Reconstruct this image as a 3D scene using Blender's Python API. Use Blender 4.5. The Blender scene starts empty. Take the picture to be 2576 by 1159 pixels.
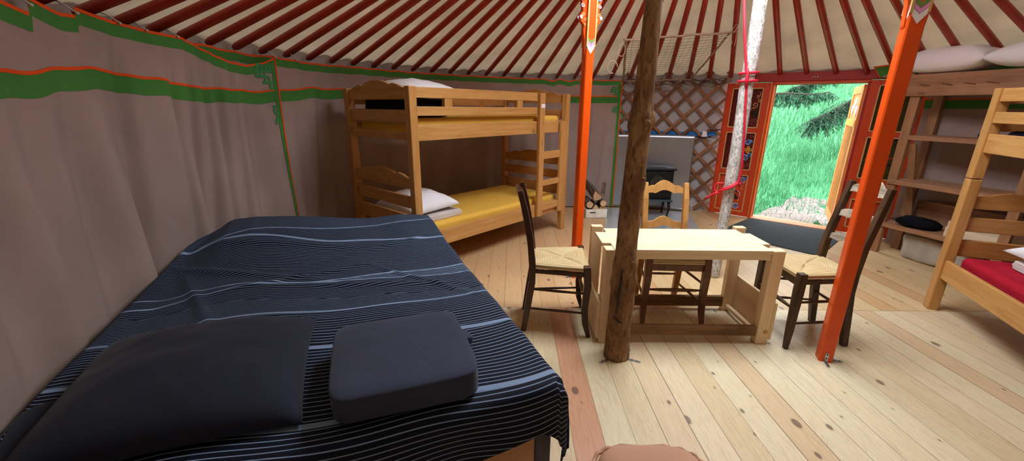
import bpy, bmesh, math, random
from mathutils import Vector, Matrix, noise
rnd = random.Random(7)
scene = bpy.context.scene
COL = scene.collection
PI = math.pi
V = Vector

# ------------------------------------------------------------------ camera
W, H = 2576, 1159
F_PX, PITCH, ROLL, CAM_H = 1022.5, 0.2948, 0.00953, 1.35
cam_d = bpy.data.cameras.new('camera'); cam = bpy.data.objects.new('camera', cam_d); COL.objects.link(cam)
cam_d.sensor_fit = 'HORIZONTAL'; cam_d.sensor_width = 36.0; cam_d.lens = F_PX / W * 36.0
cam_d.clip_start = 0.02; cam_d.clip_end = 200
fw = V((0, math.cos(PITCH), -math.sin(PITCH))); up = V((0, math.sin(PITCH), math.cos(PITCH))); rt = V((1, 0, 0))
r2 = math.cos(ROLL) * rt + math.sin(ROLL) * up; u2 = -math.sin(ROLL) * rt + math.cos(ROLL) * up
M = Matrix((r2, u2, -fw)).transposed().to_4x4(); M.translation = V((0, 0, CAM_H)); cam.matrix_world = M
scene.camera = cam

# ------------------------------------------------------------------ yurt frame of reference
CX, CY, R0 = 1.182, 2.567, 3.17            # centre and lattice radius
APEX, EAVE = 3.03, 1.745
def roof_z(r): return APEX - (APEX - EAVE) * r / R0
def pol(a, r, z=0.0):
    t = math.radians(a); return V((CX + r * math.cos(t), CY + r * math.sin(t), z))

# ------------------------------------------------------------------ materials
def lin(c): return tuple((x / 12.92 if x <= .04045 else ((x + .055) / 1.055) ** 2.4) for x in c)
def S(r, g, b): return lin((r / 255, g / 255, b / 255)) + (1,)
class NT:
    def __init__(s, name):
        s.m = bpy.data.materials.new(name); s.m.use_nodes = True
        s.t = s.m.node_tree; s.b = s.t.nodes['Principled BSDF']
    def n(s, typ, **kw):
        x = s.t.nodes.new(typ)
        for k, v in kw.items():
            if k.startswith('i_'):
                key = k[2:]
                key = int(key) if key.isdigit() else key.replace('_', ' ')
                x.inputs[key].default_value = v
            else: setattr(x, k, v)
        return x
    def l(s, a, b): s.t.links.new(a, b)
    def math(s, op, a, b=None, c=None):
        x = s.n('ShaderNodeMath', operation=op)
        for i, q in enumerate((a, b, c)):
            if q is None: continue
            if isinstance(q, (int, float)): x.inputs[i].default_value = q
            else: s.l(q, x.inputs[i])
        return x.outputs[0]
    def mix(s, fac, a, b, blend='MIX'):
        x = s.n('ShaderNodeMix', data_type='RGBA', blend_type=blend)
        for i, q in ((0, fac), (6, a), (7, b)):
            if isinstance(q, (int, float, tuple)): x.inputs[i].default_value = q
            else: s.l(q, x.inputs[i])
        return x.outputs[2]
    def ramp(s, fac, stops):
        x = s.n('ShaderNodeValToRGB'); cr = x.color_ramp
        cr.elements[0].position, cr.elements[0].color = stops[0]
        cr.elements[1].position, cr.elements[1].color = stops[-1]
        for p, c in stops[1:-1]:
            e = cr.elements.new(p); e.color = c
        s.l(fac, x.inputs[0]); return x.outputs[0]
    def bump(s, h, strength=.3, dist=.01):
        x = s.n('ShaderNodeBump'); x.inputs['Strength'].default_value = strength; x.inputs['Distance'].default_value = dist
        s.l(h, x.inputs['Height']); s.l(x.outputs[0], s.b.inputs['Normal'])
    def coord(s, scale, kind='Object', loc=(0, 0, 0)):
        tc = s.n('ShaderNodeTexCoord'); mp = s.n('ShaderNodeMapping'); mp.inputs['Scale'].default_value = scale; mp.inputs['Location'].default_value = loc
        s.l(tc.outputs[kind], mp.inputs[0]); return mp.outputs[0]
    def noise(s, vec, scale, detail=3, rough=.5, dist=0.0):
        x = s.n('ShaderNodeTexNoise'); x.inputs['Scale'].default_value = scale; x.inputs['Detail'].default_value = detail
        x.inputs['Roughness'].default_value = rough; x.inputs['Distortion'].default_value = dist
        s.l(vec, x.inputs['Vector']); return x.outputs[0]
def plain(name, c, rough=.6, metal=0.0, var=.08, vs=8.0, bump=0.0, bs=60.0, spec=.4):
    k = NT(name); k.b.inputs['Roughness'].default_value = rough; k.b.inputs['Metallic'].default_value = metal
    k.b.inputs['Specular IOR Level'].default_value = spec
    v = k.coord((1, 1, 1)); nz = k.noise(v, vs, 4)
    lo = tuple(x * (1 - var * 2) for x in c[:3]) + (1,); hi = tuple(min(1, x * (1 + var * 2)) for x in c[:3]) + (1,)
    k.l(k.ramp(nz, [(.3, lo), (.7, hi)]), k.b.inputs['Base Color'])
    if bump: k.bump(k.noise(v, bs, 3), bump, .004)
    return k.m
def wood(name, c1, c2, axis='x', rough=.45, knots=.0, scale=1.0, bump=.08, knotc=None, wear=0.0):
    k = NT(name); k.b.inputs['Roughness'].default_value = rough; k.b.inputs['Specular IOR Level'].default_value = .35
    sc = [14.0 * scale] * 3; sc['xyz'.index(axis)] = 1.1 * scale
    oi = k.n('ShaderNodeObjectInfo')
    tc = k.n('ShaderNodeTexCoord'); vm = k.n('ShaderNodeVectorMath', operation='ADD'); k.l(tc.outputs['Object'], vm.inputs[0])
    cm = k.n('ShaderNodeCombineXYZ'); r3 = k.math('MULTIPLY', oi.outputs['Random'], 7.0)
    for i in range(3): k.l(r3, cm.inputs[i])
    k.l(cm.outputs[0], vm.inputs[1])
    mp = k.n('ShaderNodeMapping'); mp.inputs['Scale'].default_value = sc; k.l(vm.outputs[0], mp.inputs[0])
    n1 = k.noise(mp.outputs[0], 2.0, 4, .6, .6)
    n2 = k.noise(mp.outputs[0], 9.0, 3, .6, .2)
    f = k.math('ADD', k.math('MULTIPLY', n1, .7), k.math('MULTIPLY', n2, .3))
    col = k.ramp(f, [(.32, c1), (.5, tuple((a + b) / 2 for a, b in zip(c1, c2))), (.68, c2)])
    if knots:
        sk = [7.0 * scale] * 3; sk['xyz'.index(axis)] = 3.2 * scale
        mk = k.n('ShaderNodeMapping'); mk.inputs['Scale'].default_value = sk; k.l(vm.outputs[0], mk.inputs[0])
        vo = k.n('ShaderNodeTexVoronoi'); vo.inputs['Scale'].default_value = 1.0; k.l(mk.outputs[0], vo.inputs['Vector'])
        kf = k.ramp(vo.outputs['Distance'], [(0.0, (1, 1, 1, 1)), (.07, (1, 1, 1, 1)), (.12, (0, 0, 0, 1))])
        col = k.mix(k.math('MULTIPLY', kf, knots), col, knotc or tuple(x * .35 for x in c1[:3]) + (1,))
    if wear:
        wn = k.noise(vm.outputs[0], 5.0, 4)
        col = k.mix(k.math('MULTIPLY', k.ramp(wn, [(.45, (0, 0, 0, 1)), (.7, (1, 1, 1, 1))]), wear), col, tuple(x * .3 for x in c1[:3]) + (1,))
    k.l(col, k.b.inputs['Base Color'])
    k.bump(n2, bump, .004)
    return k.m
def cloth(name, c, var=.06, weave=260.0, rough=.9, translucent=0.0, bump=.12, sheen=.0):
    k = NT(name); k.b.inputs['Roughness'].default_value = rough; k.b.inputs['Specular IOR Level'].default_value = .1
    v = k.coord((1, 1, 1)); n1 = k.noise(v, 3.0, 5); n2 = k.noise(v, weave, 2)
    lo = tuple(x * (1 - var * 2) for x in c[:3]) + (1,); hi = tuple(min(1, x * (1 + var * 2)) for x in c[:3]) + (1,)
    col = k.ramp(n1, [(.3, lo), (.7, hi)])
    k.l(col, k.b.inputs['Base Color'])
    if sheen: k.b.inputs['Sheen Weight'].default_value = sheen
    k.bump(k.math('ADD', k.math('MULTIPLY', n2, .3), k.noise(v, 14.0, 3)), bump, .006)
    if translucent:
        tr = k.n('ShaderNodeBsdfTranslucent'); k.l(col, tr.inputs[0])
        mx = k.n('ShaderNodeMixShader'); mx.inputs[0].default_value = translucent
        out = k.t.nodes['Material Output']
        k.l(k.b.outputs[0], mx.inputs[1]); k.l(tr.outputs[0], mx.inputs[2]); k.l(mx.outputs[0], out.inputs[0])
    return k.m

# floor planks running along world Y
def floor_mat():
    k = NT('pine_floor'); k.b.inputs['Roughness'].default_value = .38; k.b.inputs['Specular IOR Level'].default_value = .42
    tc = k.n('ShaderNodeTexCoord'); sp = k.n('ShaderNodeSeparateXYZ'); k.l(tc.outputs['Object'], sp.inputs[0])
    x, y = sp.outputs[0], sp.outputs[1]
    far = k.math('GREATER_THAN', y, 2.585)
    px = k.math('ADD', k.math('MULTIPLY', k.math('SUBTRACT', x, .40), 1 / .1332), k.math('MULTIPLY', far, .38))
    pid = k.math('FLOOR', px); fr = k.math('FRACT', px)
    pid2 = k.math('ADD', pid, k.math('MULTIPLY', far, 57.0))
    wn = k.n('ShaderNodeTexWhiteNoise', noise_dimensions='1D'); k.l(pid2, wn.inputs['W'])
    wr = wn.outputs['Value']
    # grain, shifted per board
    cm = k.n('ShaderNodeCombineXYZ'); k.l(k.math('MULTIPLY', x, 26.0), cm.inputs[0]); k.l(k.math('ADD', k.math('MULTIPLY', y, 1.5), k.math('MULTIPLY', wr, 31.0)), cm.inputs[1]); k.l(k.math('MULTIPLY', wr, 17.0), cm.inputs[2])
    n1 = k.noise(cm.outputs[0], 1.0, 5, .55, 1.2)
    ring = k.math('ABSOLUTE', k.math('SUBTRACT', k.math('FRACT', k.math('MULTIPLY', n1, 9.0)), .5))
    n3 = k.noise(cm.outputs[0], 6.0, 3)
    base = k.ramp(wr, [(0.0, S(208, 188, 150)), (.35, S(214, 198, 162)), (.7, S(220, 207, 174)), (1.0, S(206, 176, 138))])
    base = k.mix(far, base, k.mix(1.0, base, S(246, 230, 210), 'MULTIPLY'))
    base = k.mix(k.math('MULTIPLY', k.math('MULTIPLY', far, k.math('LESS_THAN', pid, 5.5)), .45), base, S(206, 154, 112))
    # one reddish board beside the bed
    red = k.math('MULTIPLY', k.math('COMPARE', pid, -1.0, .2), k.math('LESS_THAN', y, 2.585))
    base = k.mix(red, base, S(202, 152, 118))
    g = k.ramp(ring, [(.02, (.62, .50, .40, 1)), (.2, (1, 1, 1, 1))])
    col = k.mix(.33, base, k.mix(1.0, base, g, 'MULTIPLY'))
    col = k.mix(.25, col, k.mix(1.0, col, k.ramp(n3, [(.35, (.7, .62, .55, 1)), (.65, (1, 1, 1, 1))]), 'MULTIPLY'))
    # knots
    ck = k.n('ShaderNodeCombineXYZ'); k.l(k.math('MULTIPLY', x, 6.2), ck.inputs[0]); k.l(k.math('ADD', k.math('MULTIPLY', y, 3.6), k.math('MULTIPLY', pid2, 5.37)), ck.inputs[1])
    vo = k.n('ShaderNodeTexVoronoi', voronoi_dimensions='2D'); k.l(ck.outputs[0], vo.inputs['Vector']); vo.inputs['Scale'].default_value = 1.0
    vr = k.n('ShaderNodeSeparateXYZ'); k.l(vo.outputs['Color'], vr.inputs[0])
    rad = k.math('ADD', .012, k.math('MULTIPLY', k.math('POWER', vr.outputs[0], 3.0), .085))
    dk = k.math('SUBTRACT', vo.outputs['Distance'], rad)
    kn = k.ramp(dk, [(0.0, (1, 1, 1, 1)), (.012, (.22, .22, .22, 1)), (.06, (0, 0, 0, 1))])
    kn = k.math('MULTIPLY', kn, k.math('GREATER_THAN', vr.outputs[1], .45))
    col = k.mix(k.math('MULTIPLY', kn, .75), col, S(84, 62, 52))
    # gaps
    e = k.math('MINIMUM', fr, k.math('SUBTRACT', 1.0, fr))
    gap = k.math('LESS_THAN', e, k.math('ADD', .008, k.math('MULTIPLY', k.math('POWER', wr, 4.0), .022)))
    jt = k.math('LESS_THAN', k.math('ABSOLUTE', k.math('SUBTRACT', y, 2.585)), .0025)
    gap = k.math('MAXIMUM', gap, jt)
    col = k.mix(k.math('MULTIPLY', gap, .66), col, S(64, 50, 42))
    k.l(col, k.b.inputs['Base Color'])
    k.l(k.math('ADD', .30, k.math('MULTIPLY', n3, .22)), k.b.inputs['Roughness'])
    k.bump(k.math('SUBTRACT', k.math('MULTIPLY', n3, .1), gap), .25, .003)
    return k.m

def stripe_mat():
    # dark navy bedspread with printed fine stripes; uv = metres along / across the bed
    k = NT('striped_bedspread'); k.b.inputs['Roughness'].default_value = .75; k.b.inputs['Specular IOR Level'].default_value = .2
    tc = k.n('ShaderNodeTexCoord'); sp = k.n('ShaderNodeSeparateXYZ'); k.l(tc.outputs['UV'], sp.inputs[0])
    u, w = sp.outputs[0], sp.outputs[1]
    # the print is made of long leaf shaped fields; band id by wavy boundary lines
    def wav(a, f, p): return k.math('MULTIPLY', k.math('SINE', k.math('ADD', k.math('MULTIPLY', w, f), p)), a)
    uw = k.math('ADD', u, k.math('ADD', wav(.045, 4.2, .4), wav(.02, 9.0, 1.3)))
    lines = [(.073, .018, .010), (.45, .016, .05), (.744, .010, .02), (1.0, .008, .11), (1.124, .011, -.05), (1.605, .016, .05), (1.95, .010, -.20), (-.26, .006, 0.0)]
    band = None
    for pos, hw, sl in lines:
        d = k.math('ABSOLUTE', k.math('SUBTRACT', k.math('SUBTRACT', uw, pos), k.math('MULTIPLY', w, sl)))
        b = k.math('LESS_THAN', d, hw * .62)
        band = b if band is None else k.math('MAXIMUM', band, b)
    # stripe spacing: near stripes wider, some leaf shaped fields run at an angle
    ph1 = k.math('MULTIPLY', uw, 1 / .0198)
    ph2 = k.math('MULTIPLY', k.math('ADD', u, k.math('MULTIPLY', w, -.26)), 1 / .0162)
    ph3 = k.math('MULTIPLY', k.math('ADD', u, k.math('MULTIPLY', w, .22)), 1 / .0125)
    f2 = k.math('MULTIPLY', k.math('GREATER_THAN', k.math('SUBTRACT', uw, k.math('MULTIPLY', w, .11)), 1.0), k.math('LESS_THAN', k.math('ADD', uw, k.math('MULTIPLY', w, .05)), 1.124))
    f3 = k.math('GREATER_THAN', k.math('ADD', uw, k.math('MULTIPLY', w, .2)), 1.95)
    f4 = k.math('MULTIPLY', k.math('GREATER_THAN', uw, .744), k.math('LESS_THAN', uw, k.math('ADD', .80, k.math('MULTIPLY', w, .12))))
    def st(ph, duty): return k.math('LESS_THAN', k.math('FRACT', ph), duty)
    s1 = st(ph1, .18); s2 = st(ph2, .32); s3 = st(ph3, .18); s4 = st(k.math('MULTIPLY', uw, 1 / .0115), .20)
    def sel(f, a, b): return k.math('ADD', k.math('MULTIPLY', f, a), k.math('MULTIPLY', k.math('SUBTRACT', 1.0, f), b))
    s1f = sel(k.math('GREATER_THAN', uw, .60), st(k.math('MULTIPLY', uw, 1 / .0166), .17), s1)
    st_ = sel(f4, s4, sel(f3, s3, sel(f2, s2, s1f)))
    st_ = k.math('MAXIMUM', st_, band)
    v = k.coord((1, 1, 1)); nz = k.noise(v, 400.0, 2)
    col = k.mix(k.math('MULTIPLY', st_, k.math('ADD', .75, k.math('MULTIPLY', nz, .4))), S(8, 13, 30), S(124, 146, 176))
    k.l(col, k.b.inputs['Base Color'])
    k.bump(k.noise(v, 180.0, 2), .05, .002)
    return k.m

def rush_mat():
    k = NT('woven_rush'); k.b.inputs['Roughness'].default_value = .6
    tc = k.n('ShaderNodeTexCoord'); sp = k.n('ShaderNodeSeparateXYZ'); k.l(tc.outputs['UV'], sp.inputs[0])
    u, v = sp.outputs[0], sp.outputs[1]
    cm = k.n('ShaderNodeCombineXYZ'); k.l(k.math('MULTIPLY', u, 6.0), cm.inputs[0]); k.l(k.math('MULTIPLY', v, 60.0), cm.inputs[1])
    nz = k.noise(cm.outputs[0], 1.0, 3)
    wv = k.math('ABSOLUTE', k.math('SINE', k.math('MULTIPLY', v, 26 * PI)))
    f = k.math('ADD', k.math('MULTIPLY', wv, .45), k.math('MULTIPLY', nz, .6))
    k.l(k.ramp(f, [(.2, S(112, 84, 50)), (.5, S(182, 152, 104)), (.85, S(218, 198, 150))]), k.b.inputs['Base Color'])
    k.bump(wv, .5, .004); return k.m

def bark_mat(name, c1, c2, c3, stretch=3.0):
    k = NT(name); k.b.inputs['Roughness'].default_value = .85; k.b.inputs['Specular IOR Level'].default_value = .15
    v = k.coord((1, 1, 1 / stretch)); n1 = k.noise(v, 9.0, 6, .65, .5); n2 = k.noise(v, 55.0, 4, .7)
    c = k.ramp(n1, [(.3, c1), (.5, c2), (.7, c3)])
    c = k.mix(k.ramp(n2, [(.52, (0, 0, 0, 1)), (.66, (.7, .7, .7, 1))]), c, tuple(x * .35 for x in c1[:3]) + (1,))
    k.l(c, k.b.inputs['Base Color']); k.bump(k.math('ADD', n1, k.math('MULTIPLY', n2, .6)), .5, .008); return k.m
def birch_mat():
    k = NT('peeled_grey_bark'); k.b.inputs['Roughness'].default_value = .8; k.b.inputs['Specular IOR Level'].default_value = .2
    v = k.coord((1, 1, .5)); n2 = k.noise(v, 70.0, 4, .75, .8); n1 = k.noise(v, 7.0, 3)
    c = k.ramp(n2, [(.30, S(92, 88, 82)), (.46, S(178, 174, 168)), (.62, S(228, 226, 222))])
    c = k.mix(k.math('MULTIPLY', k.ramp(n1, [(.5, (0, 0, 0, 1)), (.75, (1, 1, 1, 1))]), .4), c, S(132, 122, 108))
    k.l(c, k.b.inputs['Base Color']); k.bump(n2, .6, .006); return k.m

MAT = dict(
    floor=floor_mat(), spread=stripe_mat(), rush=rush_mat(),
    bark=bark_mat('log_bark', S(84, 60, 44), S(136, 102, 72), S(178, 142, 104)), birch=birch_mat(),
    curtain=cloth('grey_curtain_cloth', S(158, 140, 133), .05), green=cloth('green_trim_cloth', S(72, 130, 62), .07),
    greenp=cloth('green_applique_cloth', S(70, 142, 84), .08),
    orange=cloth('orange_piping_cloth', S(226, 84, 34), .05),
    canvas=cloth('roof_canvas', S(190, 168, 138), .07, 120.0, translucent=.085, bump=.35),
    wallc=cloth('white_wall_canvas', S(184, 180, 182), .05), tie=cloth('white_tie_cotton', S(205, 195, 190)),
    red=plain('red_painted_pole', S(168, 46, 24), .42, var=.12, vs=5), doorred=plain('vermilion_door_paint', S(206, 66, 22), .4, var=.04),
    doordark=plain('dark_red_door_paint', S(158, 34, 28), .4, var=.05),
    postor=plain('orange_painted_post', S(220, 78, 4), .36, var=.03), gold=plain('cream_gold_paint', S(206, 166, 104), .4), 
    leafor=plain('pale_orange_door_paint', S(222, 140, 74), .45, var=.05),
    panered=plain('deep_red_panel', S(92, 24, 20), .25, var=.1), paneol=plain('dark_olive_pane', S(62, 58, 30), .15, var=.12),
    white=plain('white_paint', S(236, 230, 236), .45, var=.02), pink=plain('pink_paint', S(226, 146, 200), .45, var=.02), blue=plain('blue_paint', S(84, 132, 196), .45, var=.02),
    greenpaint=plain('olive_green_paint', S(112, 138, 72), .45, var=.02), black=plain('black_paint', S(22, 20, 22), .5, var=.05), beige=plain('beige_paint', S(206, 158, 110), .45), yellowp=plain('ochre_paint', S(218, 158, 60), .45), maroon=plain('plum_paint', S(142, 58, 64), .45),
    brass=plain('aged_steel_bracket', S(176, 182, 186), .35, .9, .1), steel=plain('galvanised_sheet', S(158, 164, 172), .3, .85, .05, 3), steelfloor=plain('galvanised_floor_plate', S(206, 212, 216), .3, .55, .05, 4),
    bunkx=wood('honey_pine_lengthwise', S(176, 124, 64), S(206, 158, 96), 'x', .38, .6), bunky=wood('honey_pine_crosswise', S(166, 112, 56), S(198, 146, 84), 'y', .38, .5), bunkz=wood('honey_pine_upright', S(170, 116, 58), S(202, 152, 90), 'z', .38, .4),
    yellow=cloth('yellow_sheet', S(228, 180, 78), .03, bump=.06), redsheet=cloth('crimson_sheet', S(168, 28, 48), .05, bump=.1),
    pillow=cloth('white_pillowcase', S(232, 232, 236), .03, bump=.08), blanket=cloth('cream_blanket', S(206, 196, 190), .05), blackcl=cloth('black_cloth', S(14, 14, 18), .1), navy=cloth('dark_blue_cloth', S(28, 32, 48), .1),
    charcoal=cloth('charcoal_cotton', S(38, 42, 55), .07, 320, bump=.1, sheen=.08), duvetcase=cloth('soft_charcoal_fleece', S(54, 60, 78), .10, 90, bump=.5, sheen=.12),
    pouf=cloth('tan_cushion_cotton', S(190, 148, 122), .04, bump=.15),
    pinex=wood('raw_pine_lengthwise', S(216, 190, 150), S(232, 212, 180), 'x', .45, .35), piney=wood('raw_pine_crosswise', S(222, 188, 142), S(238, 212, 174), 'y', .45, .35), pinez=wood('raw_pine_upright', S(222, 188, 142), S(238, 212, 174), 'z', .45, .25),
    oldx=wood('weathered_brown_rail', S(96, 66, 40), S(142, 104, 64), 'x', .6, .6, wear=.5),
    dchair=wood('dark_walnut_chair', S(46, 28, 18), S(78, 48, 30), 'z', .3), hchair=wood('honey_chair', S(166, 116, 62), S(202, 152, 92), 'z', .32), hleg=wood('shaded_chair_leg', S(88, 56, 34), S(124, 82, 50), 'z', .35), gchair=wood('pale_grey_chair_slat', S(128, 112, 94), S(206, 196, 178), 'y', .5, wear=.25), bchair=wood('worn_brown_chair', S(50, 34, 24), S(96, 70, 50), 'z', .4, wear=.4),
    lattice=wood('lattice_larch', S(128, 82, 50), S(164, 114, 74), 'z', .55, wear=.2), lattice2=wood('dark_lattice_larch', S(100, 60, 36), S(134, 86, 54), 'z', .55, wear=.3),
    shelfx=wood('rough_shelf_board', S(136, 96, 70), S(178, 134, 100), 'x', .6, .5, wear=.25), shelfz=wood('rough_shelf_upright', S(140, 98, 66), S(176, 132, 94), 'z', .6, .4, wear=.15),
    paleply=wood('pale_crate_wood', S(206, 190, 158), S(226, 212, 184), 'x', .6), whitebox=plain('white_box_paint', S(226, 222, 210), .5),
    iron=plain('black_cast_iron', S(22, 26, 28), .42, .3, .15, 20, .15), irongrey=plain('grey_cast_iron', S(70, 84, 94), .35, .5), glass=plain('sooty_stove_glass', S(54, 50, 42), .12, 0, .25, 14),
    bed=wood('bed_board', S(176, 130, 92), S(206, 160, 118), 'x', .55, .4), bedgrey=cloth('slate_valance', S(98, 98, 106), .05),
    cutwood=wood('cut_firewood', S(196, 158, 116), S(226, 192, 150), 'y', .8), barkwood=bark_mat('firewood_bark', S(66, 54, 46), S(110, 92, 78), S(140, 122, 104), 1.0),
    rope=plain('crimson_rope', S(200, 22, 48), .6, var=.1, vs=60, bump=.4, bs=300), cord=plain('pale_hemp_cord', S(196, 176, 160), .8), stick=wood('bare_stick', S(126, 92, 66), S(196, 174, 152), 'x', .7), darkrope=plain('brown_horsehair_rope', S(82, 66, 56), .9, bump=.4, bs=150), net=plain('thin_brown_net', S(112, 96, 82), .8),
    mat=plain('charcoal_doormat', S(52, 60, 64), .95, var=.25, vs=90, bump=.7, bs=260), leaf=plain('dry_leaf', S(110, 76, 56), .9),
    strap=plain('blue_webbing', S(24, 112, 190), .6), plastic=plain('cloudy_plastic_sack', S(172, 164, 150), .3, bump=.4, bs=22), twigbark=plain('dark_fir_twig', S(66, 54, 46), .9), exred=plain('extinguisher_red', S(150, 22, 24), .3), 
    threshold=wood('threshold_board', S(190, 122, 78), S(214, 152, 104), 'x', .5),
    dirt=plain('pale_dirt_path', S(130, 120, 112), .95, var=.22, vs=26, bump=.5, bs=70), 
)
def grass_mat(name, c1, c2):
    k = NT(name); k.b.inputs['Roughness'].default_value = .6
    oi = k.coord((1, 1, 1)); n = k.noise(oi, 1.3, 5)
    col = k.ramp(n, [(.35, c1), (.65, c2)])
    k.l(col, k.b.inputs['Base Color'])
    tr = k.n('ShaderNodeBsdfTranslucent'); k.l(col, tr.inputs[0]); mx = k.n('ShaderNodeMixShader'); mx.inputs[0].default_value = .35
    k.l(k.b.outputs[0], mx.inputs[1]); k.l(tr.outputs[0], mx.inputs[2]); k.l(mx.outputs[0], k.t.nodes['Material Output'].inputs[0])
    return k.m
MAT['grass'] = grass_mat('meadow_grass', (.034, .21, .07, 1), (.115, .38, .175, 1))
MAT['turf'] = grass_mat('turf', (.04, .20, .08, 1), (.08, .29, .13, 1))
MAT['fir'] = grass_mat('fir_needles', (.035, .13, .07, 1), (.07, .22, .12, 1))

# ------------------------------------------------------------------ mesh builder
class MB:
    def __init__(s): s.v = []; s.f = []; s.sm = []; s.uv = {}
    def add(s, vs, fs, smooth=False):
        o = len(s.v); s.v += [V(p) for p in vs]; s.f += [tuple(i + o for i in f) for f in fs]; s.sm += [smooth] * len(fs); return o
    def box(s, a, b):
        x0, y0, z0 = a; x1, y1, z1 = b
        s.add([(x0, y0, z0), (x1, y0, z0), (x1, y1, z0), (x0, y1, z0), (x0, y0, z1), (x1, y0, z1), (x1, y1, z1), (x0, y1, z1)],
              [(0, 3, 2, 1), (4, 5, 6, 7), (0, 1, 5, 4), (1, 2, 6, 5), (2, 3, 7, 6), (3, 0, 4, 7)]); return s
    def bar(s, p, q, w, t, upv=(0, 0, 1)):
        p, q = V(p), V(q); d = (q - p).normalized(); a = d.cross(V(upv))
        if a.length < 1e-4: a = d.cross(V((1, 0, 0)))
        a.normalize(); b = a.cross(d).normalized(); a = a * w / 2; b = b * t / 2
        s.add([p - a - b, p + a - b, p + a + b, p - a + b, q - a - b, q + a - b, q + a + b, q - a + b],
              [(0, 1, 2, 3), (7, 6, 5, 4), (0, 4, 5, 1), (1, 5, 6, 2), (2, 6, 7, 3), (3, 7, 4, 0)]); return s
    def prism(s, poly, o, ex, ey, ez):
        o, ex, ey, ez = V(o), V(ex), V(ey), V(ez); n = len(poly)
        a = [o + ex * x + ey * y for x, y in poly]; b = [p + ez for p in a]
        s.add(a + b, [tuple(range(n))[::-1], tuple(range(n, 2 * n))] + [(i, (i + 1) % n, n + (i + 1) % n, n + i) for i in range(n)]); return s
    def tube(s, pts, r, n=8, smooth=True, rot=0.0, closed=False, flat=1.0, ref=None):
        pts = [V(p) for p in pts]; m = len(pts); rr = r if isinstance(r, (list, tuple)) else [r] * m
        vs = []; pa = None
        for i, p in enumerate(pts):
            if closed: d = pts[(i + 1) % m] - pts[i - 1]
            else: d = pts[min(i + 1, m - 1)] - pts[max(i - 1, 0)]
            d.normalize()
            if pa is None:
                a = V(ref) if ref else (V((0, 0, 1)) if abs(d.z) < .9 else V((1, 0, 0)))
            else: a = pa
            a = a - d * a.dot(d)
            if a.length < 1e-6: a = d.orthogonal()
            a.normalize(); pa = a; b = d.cross(a)
            for k in range(n):
                t = rot + 2 * PI * k / n; vs.append(p + a * rr[i] * math.cos(t) * flat + b * rr[i] * math.sin(t))
        fs = []
        for i in range(m if closed else m - 1):
            j = (i + 1) % m
            for k in range(n): fs.append((i * n + k, i * n + (k + 1) % n, j * n + (k + 1) % n, j * n + k))
        if not closed: 
            o = s.add(vs, fs, smooth); s.f += [tuple(o + k for k in range(n))[::-1], tuple(o + (m - 1) * n + k for k in range(n))]; s.sm += [False, False]
        else: s.add(vs, fs, smooth)
        return s
    def lathe(s, prof, c=(0, 0, 0), n=20, smooth=True, fn=None):
        c = V(c); vs = []
        for i, (r, z) in enumerate(prof):
            for k in range(n):
                t = 2 * PI * k / n; q = r * (fn(t, z) if fn else 1)
                vs.append(c + V((q * math.cos(t), q * math.sin(t), z)))
        fs = [(i * n + k, i * n + (k + 1) % n, (i + 1) * n + (k + 1) % n, (i + 1) * n + k) for i in range(len(prof) - 1) for k in range(n)]
        o = s.add(vs, fs, smooth); m = len(prof) - 1
        s.f += [tuple(o + k for k in range(n))[::-1], tuple(o + m * n + k for k in range(n))]; s.sm += [False, False]; return s
    def grid(s, fn, nu, nv, smooth=True, uvf=None):
        vs = [fn(i / nu, j / nv) for j in range(nv + 1) for i in range(nu + 1)]
        fs = [(j * (nu + 1) + i, j * (nu + 1) + i + 1, (j + 1) * (nu + 1) + i + 1, (j + 1) * (nu + 1) + i) for j in range(nv) for i in range(nu)]
        o = s.add(vs, fs, smooth)
        if uvf:
            for j in range(nv + 1):
                for i in range(nu + 1): s.uv[o + j * (nu + 1) + i] = uvf(i / nu, j / nv)
        return s
    def blob(s, fn, n=24, m=14):       # closed surface of revolution topology: fn(theta, phi)
        vs = [fn(2 * PI * i / n, -PI / 2 + PI * (j) / m) for j in range(m + 1) for i in range(n)]
        fs = [(j * n + i, j * n + (i + 1) % n, (j + 1) * n + (i + 1) % n, (j + 1) * n + i) for j in range(m) for i in range(n)]
        s.add(vs, fs, True); return s
    def build(s, name, mat, parent=None, loc=None, bevel=0.0, rotz=0.0, subd=0, seg=2):
        me = bpy.data.meshes.new(name); vs = s.v
        if loc is not None:
            L = V(loc); Rm = Matrix.Rotation(-rotz, 3, 'Z'); vs = [Rm @ (p - L) for p in vs]
        me.from_pydata([tuple(p) for p in vs], [], s.f); me.polygons.foreach_set('use_smooth', s.sm)
        if s.uv:
            ul = me.uv_layers.new(name='UVMap')
            for l in me.loops:
                if l.vertex_index in s.uv: ul.data[l.index].uv = s.uv[l.vertex_index]
        me.update(); me.validate()
        me.materials.append(mat if not isinstance(mat, str) else MAT[mat])
        bm = bmesh.new(); bm.from_mesh(me)
        if name not in OPEN: bmesh.ops.recalc_face_normals(bm, faces=bm.faces)
        bm.to_mesh(me); bm.free()
        o = bpy.data.objects.new(name, me); COL.objects.link(o)
        if loc is not None: o.location = loc; o.rotation_euler = (0, 0, rotz)
        if parent is not None: o.parent = parent
        if bevel:
            b = o.modifiers.new('bevel', 'BEVEL'); b.width = bevel; b.segments = seg; b.limit_method = 'ANGLE'; b.angle_limit = math.radians(40)
        if subd:
            q = o.modifiers.new('subd', 'SUBSURF'); q.levels = subd; q.render_levels = subd
        return o
OPEN = {'floor_dummy'}
def tag(o, label=None, cat=None, group=None, kind=None):
    if label: o['label'] = label
    if cat: o['category'] = cat
    if group: o['group'] = group
    if kind: o['kind'] = kind
    return o
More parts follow.
